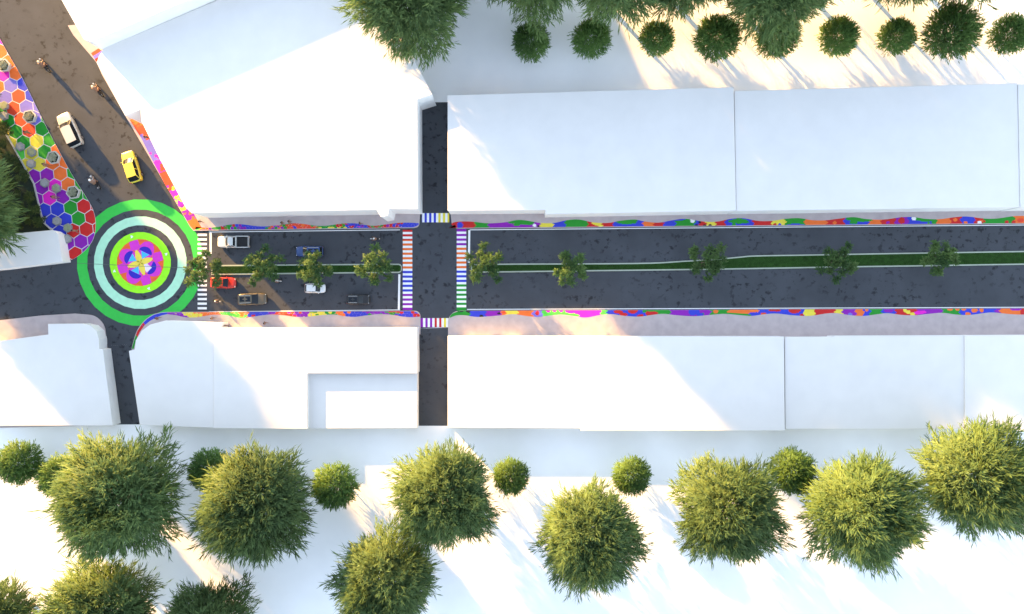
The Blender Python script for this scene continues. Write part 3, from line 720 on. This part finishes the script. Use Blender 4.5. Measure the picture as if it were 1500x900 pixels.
def make_car(name, L, W, Ht, pm, style, label, cat, group, roofm=None, rails=False):
    root = empty(name); tag(root, label, cat, group)
    hw = W/2; belt = Ht*(.60 if style != 'suv' else .58); zlo = .22
    X = lambda t: (t-.5)*L
    if style == 'pickup':
        st = [(.40,1.,1.),(.55,1.,1.),(.70,1.,1.),(.78,.99,.97),(.90,.95,.90),(.965,.86,.80),(1.,.70,.60)]
        g0, g1, g2, g3 = .42, .45, .60, .715
    elif style == 'suv':
        st = [(0.,.82,.90),(.03,.93,.98),(.12,.985,1.),(.35,1.,1.),(.60,1.,1.),(.74,.99,.97),(.88,.96,.90),(.95,.88,.82),(.985,.74,.70),(1.,.52,.56)]
        g0, g1, g2, g3 = .02, .075, .54, .72
    elif style == 'hatch':
        st = [(0.,.76,.84),(.03,.90,.96),(.12,.98,1.),(.35,1.,1.),(.60,1.,.99),(.74,.99,.95),(.88,.94,.86),(.95,.84,.77),(.985,.66,.66),(1.,.42,.52)]
        g0, g1, g2, g3 = .03, .14, .56, .74
    else:
        st = [(0.,.74,.82),(.03,.90,.93),(.12,.975,.97),(.30,1.,1.),(.55,1.,1.),(.70,.99,.96),(.86,.95,.88),(.95,.85,.78),(.985,.68,.68),(1.,.45,.54)]
        g0, g1, g2, g3 = .13, .25, .54, .70
    v, f = loft([ringsec(X(t), hw*a, zlo, zlo+(belt-zlo)*b) for t, a, b in st])
    fixnormals(meshobj('body', v, f, pm, root, smooth=True))
    if style == 'pickup':
        bm = bmesh.new()
        bl = X(.40)-X(0); cxb = (X(.40)+X(0))/2
        for sy in (-1, 1): bm_box(bm, (cxb, sy*(hw-.07), (zlo+belt)/2), (bl, .14, belt-zlo))
        bm_box(bm, (X(0)+.05, 0, (zlo+belt)/2-.02), (.10, W-.285, belt-zlo-.04))
        bmesh.ops.bevel(bm, geom=bm.edges[:], offset=.03, segments=2, affect='EDGES')
        bmobj('bed_wall', bm, pm, root)
        bm = bmesh.new(); bm_box(bm, (cxb+.05, 0, zlo+.20), (bl-.10, W-.29, .06))
        for k in range(7): bm_box(bm, (cxb+.05, (k-3)*.2, zlo+.242), (bl-.14, .07, .02))
        bmobj('bed_floor', bm, LINER, root)
    # glasshouse
    hb, ht = hw*.87, hw*.70; zr = Ht-.06
    def gr(t, h, z, bow=0): return [(X(t)+bow*0, h, z), (X(t)+bow*.8, h*.55, z+.005), (X(t)+bow, 0, z+.008), (X(t)+bow*.8, -h*.55, z+.005), (X(t)+bow*0, -h, z)]
    zb = belt-.03
    rings = [gr(g0, hb*.92, zb, -.06), gr(g1, ht*.96, zr, -.05), gr((g1+g2)/2, ht*1.02, zr+.02), gr(g2, ht*.97, zr, .07), gr(g3, hb*.95, zb-.01, .13)]
    gv = [p for r_ in rings for p in r_]; gf = []
    for i in range(4):
        for j in range(4): gf.append([i*5+j, i*5+j+1, (i+1)*5+j+1, (i+1)*5+j])
    mid = len(gv); gv += [(X((g1+g2)/2), hb*1.0, zb), (X((g1+g2)/2), -hb*1.0, zb)]
    gf += [[0, 5, 10, mid], [mid, 10, 15, 20], [4, mid+1, 14, 9], [mid+1, 24, 19, 14]]
    fixnormals(meshobj('window', gv, gf, GLASS, root))
    rm = roofm or pm
    rv, rf = [], []
    for i in range(7):
        t = g1+(g2-g1)*i/6; bow = -.05+(.12)*i/6; edge = .02*math.sin(math.pi*i/6)
        for j in range(7):
            y = (j-3)/3*ht*1.0; b = bow*(1-(abs(j-3)/3)**2)
            rv.append((X(t)+b, y, zr+.022+edge+.045*(1-((j-3)/3)**2)))
    for i in range(6):
        for j in range(6): rf.append([i*7+j, (i+1)*7+j, (i+1)*7+j+1, i*7+j+1])
    roof = fixnormals(meshobj('roof', rv, rf, rm, root, smooth=True))
    for sy in (-1, 1):
        for (ta, ha, za, tb_, hb_, zb_) in ((g0, hb*.92, zb, g1, ht*.96, zr), (g3, hb*.95, zb-.01, g2, ht*.97, zr), ((g1+g2)/2-.01, hb, zb, (g1+g2)/2, ht*1.02, zr+.02)):
            bm = bmesh.new()
            a, b = Vector((X(ta), sy*ha, za)), Vector((X(tb_), sy*hb_, zb_+.02)); d = b-a
            bm_box(bm, (a+b)/2+Vector((0, sy*.008, .008)), (.075, .055, d.length), d.to_track_quat('Z', 'Y').to_matrix())
            bmobj('pillar', bm, pm if style != 'suv' else TRIM, root)
    if rails:
        for q0, q1 in ((.10, .46), (.54, .90)):
            bm = bmesh.new(); bm_box(bm, (X(g1+(g2-g1)*(q0+q1)/2), 0, zr+.075), ((g2-g1)*L*(q1-q0), ht*1.15, .016)); bmobj('roof_window', bm, GLASS, root)
        for sy in (-1, 1):
            bm = bmesh.new(); bm_box(bm, ((X(g1)+X(g2))/2, sy*ht*.93, zr+.115), ((g2-g1)*L*.86, .05, .045))
            for q in (.1, .5, .9): bm_box(bm, (X(g1+(g2-g1)*q), sy*ht*.93, zr+.07), (.06, .045, .06))
            bmobj('roof_rail', bm, CHROME, root)
    wr = .33 if style in ('suv', 'pickup') else .30
    for t in (.19, .81):
        for sy in (-1, 1):
            bm = bmesh.new(); bm_cyl(bm, (X(t), sy*(hw-.20), wr), (X(t), sy*(hw+.012), wr), wr, wr*.97, 20)
            wh = bmobj('wheel', bm, TYRE, root)
            bm = bmesh.new(); bm_cyl(bm, (X(t), sy*(hw+.008), wr), (X(t), sy*(hw+.028), wr), wr*.66, wr*.56, 14)
            bmobj('rim', bm, RIM, wh)
    hz = zlo+(belt-zlo)*.62
    for sy in (-1, 1):
        bm = bmesh.new(); bm_box(bm, (X(.968), sy*hw*.66, hz+.05), (.14, hw*.26, .11), Matrix.Rotation(-sy*.32, 3, 'Z')); bmesh.ops.bevel(bm, geom=bm.edges[:], offset=.03, segments=2, affect='EDGES')
        bmobj('headlight', bm, LAMPW, root)
        bm = bmesh.new(); bm_box(bm, (X(.012), sy*hw*.68, hz+.10), (.12, hw*.26, .15), Matrix.Rotation(sy*.2, 3, 'Z')); bmobj('tail_light', bm, LAMPR, root)
        bm = bmesh.new(); bm_box(bm, (X(g3)-.22, sy*(hw+.07), belt+.03), (.13, .17, .11)); bmesh.ops.bevel(bm, geom=bm.edges[:], offset=.03, segments=2, affect='EDGES')
        bmobj('mirror', bm, pm, root)
    for t, s_ in ((0, -1), (1, 1)):
        bm = bmesh.new(); bm_box(bm, (X(t)+s_*.0, 0, zlo+.16), (.16, W*.66, .16)); bmesh.ops.bevel(bm, geom=bm.edges[:], offset=.04, segments=2, affect='EDGES'); bmobj('bumper', bm, TRIM, root)
    return root
def place(o, px, py, dx, dy, z=.0, sc=1.0):
    x, y = P(px, py, .8*sc); o.location = (x, y, z); o.rotation_euler = (0, 0, math.atan2(-dy, dx)); o.scale = (sc, sc, sc)
GC = 'vehicles on the streets'
place(make_car('car', 4.65, 1.95, 1.62, carpaint('pearl_paint', (.50, .48, .43)), 'suv', 'cream white family car on the sunlit upper left avenue', 'car', GC), 101, 190, -.42, -.91, .004, 1.38)
place(make_car('car', 4.2, 1.80, 1.48, carpaint('yellow_paint', (.66, .55, .05), 0), 'hatch', 'yellow hatchback on the upper left avenue', 'car', GC), 191.5, 244, -.30, -.95, .004, 1.38)
place(make_car('pickup_truck', 5.7, 2.15, 1.8, carpaint('silver_paint', (.60, .60, .58)), 'pickup', 'silver white pickup truck with an open dark bed', 'pickup', GC), 341.5, 354.5, -1, 0, .004)
place(make_car('car', 4.9, 1.95, 1.62, carpaint('blue_paint', (.014, .05, .18)), 'suv', 'blue car with roof rails in the upper lane', 'car', GC, None, True), 453, 368.5, -1, 0, .004)
place(make_car('car', 4.6, 2.0, 1.4, carpaint('red_paint', (.62, .035, .02)), 'sedan', 'red car partly under the leaves of a street tree', 'car', GC), 326.5, 414.5, 1, .02, .004)
place(make_car('car', 5.1, 2.1, 1.75, carpaint('bronze_paint', (.10, .083, .055)), 'suv', 'dark tan car with roof rails in the lower lane', 'car', GC, None, True), 369.5, 438.5, 1, -.03, .004)
place(make_car('car', 3.7, 1.75, 1.5, carpaint('white_car_paint', (.74, .74, .74)), 'hatch', 'small white car in the lower lane under a street tree', 'car', GC), 461.5, 422.5, 1, 0, .004)
place(make_car('car', 4.05, 1.85, 1.6, carpaint('black_paint', (.012, .012, .014)), 'suv', 'black car with roof rails nearest the lower stop line', 'car', GC, None, True), 524.5, 439, 1, 0, .004)

# ------------------------------------------------------------------ people
SKIN = mat('skin', (.24, .135, .09), .6); HAIR = mat('hair', (.018, .014, .012), .7); SHOE = mat('shoe_leather', (.03, .028, .026), .6)
EYE = mat('eye', (.02, .02, .02), .3)
def cloth(n, c): return mat(n, c, .85, var=.08, vscale=8)
def body_mesh(pose):
    """one continuous figure grown on a skeleton; faces coloured by the nearest bone"""
    J, E, RAD = [], [], []
    def j(p, r_): J.append(Vector(p)); RAD.append(r_); return len(J)-1
    def e(a, b, lab): E.append((a, b, lab))
    q = pose
    pel = j(q['pel'], .145); sp = j(q['sp'], .135); ch = j(q['ch'], .15); nk = j(q['nk'], .058)
    hd = Vector(q['hd']); hb_ = j(hd-Vector((0, 0, .085)), .062); hc = j(hd, .098); ht_ = j(hd+Vector((-.01, 0, .085)), .072)
    e(pel, sp, 'trousers'); e(sp, ch, 'shirt'); e(ch, nk, 'shirt'); e(nk, hb_, 'skin'); e(hb_, hc, 'skin'); e(hc, ht_, 'skin')
    ns = j(hd+Vector((.118, 0, -.012)), .016); e(hc, ns, 'skin')
    for s in (-1, 1):
        er = j(hd+Vector((-.012, s*.108, -.005)), .018); e(hc, er, 'skin')
        k = 0 if s > 0 else 1
        hip = j(q['hip'][k], .105); kn = j(q['kn'][k], .066); cf = j(Vector(q['kn'][k]).lerp(Vector(q['an'][k]), .3), .062); an = j(q['an'][k], .042); to = j(q['to'][k], .036)
        e(pel, hip, 'trousers'); e(hip, kn, 'trousers'); e(kn, cf, 'trousers'); e(cf, an, 'trousers'); e(an, to, 'shoe')
        sh = j(q['sh'][k], .070); el = j(q['el'][k], .046); wr = j(q['wr'][k], .030)
        e(ch, sh, 'shirt'); e(sh, el, 'shirt'); e(el, wr, 'skin')
        d = Vector(q['hand'][k]).normalized(); W_ = Vector(q['wr'][k]); side = Vector((0, s, 0)) if abs(d.y) < .8 else Vector((1, 0, 0))
        acr = d.cross(side).normalized()          # across the palm
        pm_ = j(W_+d*.055, .034); e(wr, pm_, 'skin')
        for fi in range(4):
            off = acr*(fi-1.5)*.021; ln = (.058, .07, .066, .05)[fi]
            k1 = j(W_+d*.095+off, .0105); k2 = j(W_+d*(.095+ln*.55)+off-side*.008, .009); k3 = j(W_+d*(.095+ln)+off-side*.026, .0075)
            e(pm_, k1, 'skin'); e(k1, k2, 'skin'); e(k2, k3, 'skin')
        t1 = j(W_+d*.05-acr*.045-side*.012, .011); t2 = j(W_+d*.085-acr*.058-side*.02, .009); e(pm_, t1, 'skin'); e(t1, t2, 'skin')
    me = bpy.data.meshes.new('skeleton'); me.from_pydata([tuple(v) for v in J], [(a, b) for a, b, _ in E], [])
    ob = bpy.data.objects.new('skeleton', me); COL.objects.link(ob)
    ob.modifiers.new('skin', 'SKIN'); sv = me.skin_vertices[0].data
    for i, r_ in enumerate(RAD): sv[i].radius = (r_, r_); sv[i].use_root = (i == 0)
    sb = ob.modifiers.new('sub', 'SUBSURF'); sb.levels = 1; sb.render_levels = 1
    dg = bpy.context.evaluated_depsgraph_get(); out = bpy.data.meshes.new_from_object(ob.evaluated_get(dg))
    bpy.data.objects.remove(ob); bpy.data.meshes.remove(me)
    labs = ['skin', 'shirt', 'trousers', 'shoe']; idx = []
    for p in out.polygons:
        c = p.center; best = (9, 'skin')
        for a, b, lab in E:
            A, B = J[a], J[b]; ab = B-A; t = max(0, min(1, (c-A).dot(ab)/max(ab.length_squared, 1e-9)))
            dd = (c-(A+ab*t)).length-(RAD[a]*(1-t)+RAD[b]*t)
            if dd < best[0]: best = (dd, lab)
        idx.append(labs.index(best[1]))
    out.polygons.foreach_set('material_index', idx); out.polygons.foreach_set('use_smooth', [True]*len(idx))
    return out, hd
POSE_WALK = dict(pel=(0,0,.95), sp=(.01,0,1.12), ch=(.03,0,1.32), nk=(.035,0,1.49), hd=(.055,0,1.65),
    hip=[(0,.095,.90),(0,-.095,.90)], kn=[(.17,.10,.50),(-.02,-.10,.48)], an=[(.22,.10,.09),(-.30,-.10,.14)], to=[(.37,.11,.05),(-.17,-.11,.04)],
    sh=[(.02,.19,1.41),(.02,-.19,1.41)], el=[(-.12,.25,1.16),(.06,-.25,1.14)], wr=[(-.10,.26,.92),(.22,-.24,.96)], hand=[(.1,0,-1),(.5,0,-.8)])
POSE_STAND = dict(pel=(0,0,.96), sp=(.01,0,1.13), ch=(.01,0,1.33), nk=(.01,0,1.50), hd=(.03,0,1.66),
    hip=[(0,.095,.91),(0,-.095,.91)], kn=[(.02,.12,.50),(.03,-.11,.50)], an=[(-.01,.13,.09),(-.01,-.12,.09)], to=[(.14,.15,.045),(.14,-.14,.045)],
    sh=[(.0,.19,1.42),(.0,-.19,1.42)], el=[(-.02,.27,1.15),(-.02,-.27,1.15)], wr=[(.06,.27,.92),(.06,-.27,.92)], hand=[(.1,0,-1),(.1,0,-1)])
POSE_RIDE = dict(pel=(-.30,0,.86), sp=(-.22,0,1.02), ch=(-.08,0,1.22), nk=(-.01,0,1.38), hd=(.05,0,1.53),
    hip=[(-.27,.10,.84),(-.27,-.10,.84)], kn=[(.14,.20,.76),(.14,-.20,.76)], an=[(-.06,.19,.36),(-.06,-.19,.36)], to=[(.10,.21,.31),(.10,-.21,.31)],
    sh=[(-.06,.19,1.30),(-.06,-.19,1.30)], el=[(.16,.31,1.10),(.16,-.31,1.10)], wr=[(.40,.30,1.03),(.40,-.30,1.03)], hand=[(1,0,-.05),(1,0,-.05)])
BODY = {k: body_mesh(p) for k, p in (('walk', POSE_WALK), ('stand', POSE_STAND), ('ride', POSE_RIDE))}
def head_cap(hd, r_, zcut, m, name, root, grow=1.0):
    bm = bmesh.new(); bmesh.ops.create_uvsphere(bm, u_segments=14, v_segments=10, radius=r_)
    bmesh.ops.delete(bm, geom=[v for v in bm.verts if v.co.z < zcut and v.co.x > -.045*grow or v.co.z < -.09*grow], context='VERTS')
    return bmobj(name, bm, m, root, True, tuple(hd+Vector((-.008, 0, .012))))
def person(kind, label, shirt, trousers, group=None, helmet=None):
    bmsh, hd = BODY[kind]; me = bmsh.copy(); me.name = 'body'
    me.materials.clear()
    for m in (SKIN, shirt, trousers, SHOE): me.materials.append(m)
    root = empty('person'); tag(root, label, 'person', group)
    link('body', me, root)
    if helmet: head_cap(hd, .142, -.01, helmet, 'helmet', root, 1.3)
    else: head_cap(hd, .118, .03, HAIR, 'hair', root)
    for s in (-1, 1):
        bm = bmesh.new(); bmesh.ops.create_uvsphere(bm, u_segments=8, v_segments=6, radius=.014); bmobj('eye', bm, EYE, root, True, tuple(hd+Vector((.088, s*.034, .012))))
    return root
def put(o, px, py, dx, dy, z, sc=1.0, zr=1.2):
    x, y = P(px, py, zr*sc); o.location = (x, y, z); o.rotation_euler = (0, 0, math.atan2(-dy, dx)); o.scale = (sc,)*3
BLK = cloth('black_cloth', (.015, .015, .018)); GRY = cloth('grey_cloth', (.20, .20, .22)); NVY = cloth('navy_cloth', (.02, .03, .07))
CRM = cloth('cream_cloth', (.55, .50, .42)); MRN = cloth('maroon_cloth', (.16, .02, .025)); BRN = cloth('brown_cloth', (.13, .07, .045)); LIL = cloth('lilac_cloth', (.40, .36, .55))
TEAL = cloth('olive_cloth', (.07, .085, .05))
GP = 'people walking on the pavements'
ppl = [
 ('walk', 292.5, 324.5, .7, .6, ZW, 1.1, TEAL, BRN, 'person in olive and brown walking at the sunlit corner beside the largest building'),
 ('stand', 423.5, 325, 1, .1, ZW, 1.15, BLK, BLK, 'person in black standing on the upper pavement above the blue car'),
 ('stand', 413, 327, 1, 0, ZW, 1.1, GRY, GRY, 'person in grey standing left of the person in black on the upper pavement'),
 ('walk', 527, 327.5, 1, .1, ZW, 1.1, GRY, BLK, 'person in grey and black walking on the upper pavement near the right crossing'),
 ('walk', 230, 466.3, -1, .1, ZW, 1.1, BRN, GRY, 'person in brown walking on the rounded corner below the roundabout'),
 ('walk', 310.5, 466.5, 1, .3, ZW, 1.1, BLK, GRY, 'person with a dark top by the orange mosaic on the lower pavement'),
 ('stand', 330, 477, 0, 1, ZW, 1.1, BRN, BRN, 'person in brown by the stepped roof edge on the lower pavement'),
 ('walk', 387.5, 473.5, 1, .4, ZW, 1.1, MRN, BRN, 'person in maroon and brown walking on the sunlit lower pavement'),
 ('walk', 39, 193.5, .5, .8, ZPZ, 1.35, LIL, BLK, 'person in a lilac top on the orange red hexagons of the plaza'),
 ('walk', 65.5, 241.5, 1, .2, ZPZ, 1.35, MRN, BRN, 'person in maroon walking off the yellow hexagons of the plaza'),
 ('stand', 78.5, 289, 1, .3, ZPZ, 1.35, BLK, NVY, 'person in black and navy on the magenta hexagons of the plaza'),
 ('walk', 109, 338, -.4, .9, ZPZ, 1.35, MRN, MRN, 'person all in dark red on the red hexagons at the plaza tip'),
 ('walk', 214, 201, .45, .9, ZW, 1.3, NVY, BLK, 'person in navy on the painted strip beside the slanted building'),
]
for kind, px, py, dx, dy, z, sc, a, b, lb in ppl: put(person(kind, lb, a, b, GP), px, py, dx, dy, z, sc)

# ------------------------------------------------------------------ motorbikes, each with its rider
def make_bike(label, pm):
    root = empty('motorbike'); tag(root, label, 'motorbike', 'motorbikes on the streets')
    for x in (-.62, .68):
        bm = bmesh.new(); n1, n2 = 22, 8; r1, r2 = .255, .058; vv = []
        for i in range(n1):
            a = 2*math.pi*i/n1
            vv.append([bm.verts.new((x+(r1+r2*math.cos(2*math.pi*k/n2))*math.cos(a), r2*math.sin(2*math.pi*k/n2), .313+(r1+r2*math.cos(2*math.pi*k/n2))*math.sin(a))) for k in range(n2)])
        for i in range(n1):
            for k in range(n2): bm.faces.new([vv[i][k], vv[(i+1) % n1][k], vv[(i+1) % n1][(k+1) % n2], vv[i][(k+1) % n2]])
        wh = bmobj('wheel', bm, TYRE, root, True)
        bm = bmesh.new(); bm_cyl(bm, (x, -.035, .313), (x, .035, .313), .07, .07, 10)
        for k in range(6):
            a = k*math.pi/3; bm_cyl(bm, (x, 0, .313), (x+.23*math.cos(a), 0, .313+.23*math.sin(a)), .014, .012, 5)
        bmobj('rim', bm, RIM, wh)
    bm = bmesh.new(); bm_cyl(bm, (-.62, .09, .313), (.0, .07, .42), .035, .035, 8); bm_cyl(bm, (-.62, -.09, .313), (0, -.07, .42), .035, .035, 8)
    bm_box(bm, (.05, 0, .40), (.42, .24, .28)); bm_cyl(bm, (.2, 0, .5), (.5, 0, .86), .04, .035, 8)
    bm_cyl(bm, (-.7, -.15, .33), (.0, -.16, .30), .05, .035, 8); bmobj('frame', bm, TRIM, root)
    bm = bmesh.new(); bmesh.ops.create_uvsphere(bm, u_segments=14, v_segments=10, radius=1); bmesh.ops.transform(bm, matrix=Matrix.Translation((.16, 0, .74)) @ Matrix.Diagonal((.30, .15, .15, 1)), verts=bm.verts[:]); bmobj('fuel_tank', bm, pm, root, True)
    bm = bmesh.new(); bm_box(bm, (-.38, 0, .735), (.72, .24, .09)); bmesh.ops.bevel(bm, geom=bm.edges[:], offset=.035, segments=2, affect='EDGES'); bmobj('seat', bm, SEATM, root)
    for c_, d_, a_ in (((-.74, 0, .68), (.30, .16, .05), .25), ((.70, 0, .62), (.42, .13, .03), 0)):
        bm = bmesh.new(); bm_box(bm, c_, d_, Matrix.Rotation(a_, 3, 'Y')); bmesh.ops.bevel(bm, geom=bm.edges[:], offset=.012, segments=1, affect='EDGES'); bmobj('mudguard', bm, pm, root)
    for sy in (-1, 1):
        bm = bmesh.new(); bm_cyl(bm, (.68, sy*.085, .313), (.48, sy*.085, .93), .026, .026, 8); bmobj('fork', bm, CHROME, root)
        bm = bmesh.new(); bm_cyl(bm, (.56, sy*.27, 1.06), (.58, sy*.27, 1.18), .012, .012, 6); bm_box(bm, (.58, sy*.29, 1.2), (.03, .12, .07)); bmobj('mirror', bm, TRIM, root)
    bm = bmesh.new(); bm_cyl(bm, (.50, 0, .97), (.50, .20, 1.03), .016, .016, 8); bm_cyl(bm, (.50, 0, .97), (.50, -.20, 1.03), .016, .016, 8)
    bm_cyl(bm, (.50, .20, 1.03), (.46, .38, 1.02), .02, .02, 8); bm_cyl(bm, (.50, -.20, 1.03), (.46, -.38, 1.02), .02, .02, 8); bmobj('handlebar', bm, TRIM, root)
    bm = bmesh.new(); bm_cyl(bm, (.58, 0, .84), (.70, 0, .83), .07, .095, 14); bmobj('headlight', bm, LAMPW, root)
    return root
PALE_H = mat('cream_helmet', (.66, .58, .44), .35, coat=.4); WH_H = mat('white_helmet', (.75, .75, .75), .3, coat=.4); BK_H = mat('black_helmet', (.02, .02, .02), .3, coat=.4)
BP_D = carpaint('bike_black', (.02, .02, .022)); BP_W = carpaint('bike_white', (.68, .68, .68)); BP_R = carpaint('bike_grey', (.30, .30, .32))
bikes = [
 (62, 94, -.50, -.86, 1.6, BP_D, BLK, PALE_H, 'motorbike on the far upper left avenue near the plaza edge', 'rider in a cream helmet on the motorbike near the plaza edge'),
 (140.5, 130, -.48, -.88, 1.6, BP_D, BLK, PALE_H, 'motorbike by the slanted wall of the largest building', 'rider in a cream helmet beside the slanted building wall'),
 (136.5, 266, -.50, -.86, 1.6, BP_R, NVY, WH_H, 'motorbike between the plaza tip and the yellow car', 'rider in navy between the plaza tip and the yellow car'),
 (549, 350, -1, 0, 1.0, BP_W, GRY, WH_H, 'white motorbike in the upper lane near the right crossing', 'rider in grey and a white helmet in the upper lane'),
 (405, 411.5, 1, .1, .95, BP_W, CRM, WH_H, 'pale motorbike under the street tree above the dark tan car', 'rider in cream with a white helmet above the dark tan car'),
 (317, 441.5, 1, .1, 1.0, BP_D, CRM, WH_H, 'dark motorbike beside the white zebra crossing', 'rider in cream and dark trousers beside the white zebra crossing'),
]
for px, py, dx, dy, sc, pm, shirt, hel, lb, lr in bikes:
    b = make_bike(lb, pm); put(b, px, py, dx, dy, .002, sc, .9)
    p = person('ride', lr, shirt, BLK, 'riders on motorbikes', hel); put(p, px, py, dx, dy, .002, sc, .9)

# ------------------------------------------------------------------ planters and stools on the plaza
CONC = mat('planter_concrete', (.50, .48, .44), .85, var=.08, vscale=3); CONC2 = mat('stool_concrete', (.24, .24, .245), .85, var=.10, vscale=3)
def hexring(r_, z, a0=.1): return [(r_*math.cos(a0+k*math.pi/3), r_*math.sin(a0+k*math.pi/3), z) for k in range(6)]
def rosettes(seed, R_, n_, L_):
    r = random.Random(seed); items = []
    for k in range(n_):
        a = k*2.4; q = R_*math.sqrt(k/max(n_-1, 1))*.8; c = Vector((q*math.cos(a), q*math.sin(a), .52+r.uniform(0, .2))); t = r.uniform(.2, .9)
        for b in range(16):
            aa = b*2.4; el = .15+1.1*b/16; d = Vector((math.cos(aa)*math.cos(el), math.sin(aa)*math.cos(el), math.sin(el)))
            items.append((c, d, L_*r.uniform(.8, 1.1), L_*.30, Vector((0, 0, 1)), min(1, max(0, t+r.uniform(-.2, .2)))))
    return leaf_mesh('plant', LEAF_PALE, items)
def planter(px, py, label, seed, R_=1.25, hgt=.62, rot=.1):
    x, y = P(px, py, hgt); root = empty('planter', (x, y, ZPZ+.004), rot); tag(root, label, 'planter', 'hexagonal planters on the plaza')
    v = hexring(R_*.94, 0)+hexring(R_, hgt)+hexring(R_*.82, hgt)+hexring(R_*.80, hgt-.14)
    f = []
    for q in range(3): f += [[q*6+k, q*6+(k+1) % 6, q*6+6+(k+1) % 6, q*6+6+k] for k in range(6)]
    f.append([0, 5, 4, 3, 2, 1])
    meshobj('pot', v, f, CONC, root)
    meshobj('soil', hexring(R_*.79, hgt-.12), [[0, 1, 2, 3, 4, 5]], SOIL, root)
    link('plant', rosettes(seed, R_*.66, 13, .46), root)
for i, (px, py, lb) in enumerate([(5,96,'hexagonal planter with pale succulents on the upper orange hexagons'),(43,171,'hexagonal planter with pale succulents below the lilac hexagons'),
        (78,231,'hexagonal planter with pale succulents between yellow and orange hexagons'),(107,282,'hexagonal planter with pale succulents on the green hexagons near the plaza tip')]):
    planter(px, py, lb, 90+i, 1.28)
def stool(px, py, label, green=False, R_=.86, hgt=.46):
    x, y = P(px, py, hgt); root = empty('hexagon_stool', (x, y, ZPZ+.004), .35); tag(root, label, 'stool', 'hexagonal concrete stools on the plaza')
    v = hexring(R_*.95, 0)+hexring(R_, .06)+hexring(R_, hgt-.05)+hexring(R_*.93, hgt)
    f = []
    for q in range(3): f += [[q*6+k, q*6+(k+1) % 6, q*6+6+(k+1) % 6, q*6+6+k] for k in range(6)]
    f.append([0, 5, 4, 3, 2, 1]); f.append([18, 19, 20, 21, 22, 23])
    meshobj('base', v, f, CONC2, root)
    top = hexring(R_*.78, hgt+.004)+hexring(R_*.74, hgt+.03); 
    meshobj('top', top, [[k, (k+1) % 6, 6+(k+1) % 6, 6+k] for k in range(6)]+[[6, 7, 8, 9, 10, 11]], mat('mossy_top', (.24, .27, .17), .9, var=.2, vscale=4) if green else mat('stool_top', (.30, .30, .30), .9, var=.15, vscale=4), root)
for px, py, lb, gr_ in [(6,155,'mossy topped hexagonal stool near the left edge below the lilac hexagons',True),(5,170,'grey hexagonal stool at the left edge on the green hexagons',False),
        (29,215,'grey hexagonal stool on the green hexagons beside the bed edging',False),(46,223,'mossy topped hexagonal stool between two grey stools on the yellow hexagons',True),
        (45,240,'grey hexagonal stool at the lower end of the yellow hexagons',False),(65,268,'grey hexagonal stool on the purple hexagons beside the bed edging',False),
        (82,276,'mossy topped hexagonal stool on the magenta hexagons',True),(83,324,'grey hexagonal stool topmost of three on the blue hexagons',False),
        (99,334,'mossy topped hexagonal stool beside the red hexagons at the plaza tip',True),(98,350,'grey hexagonal stool on purple at the plaza tip',False)]:
    stool(px, py, lb, gr_)
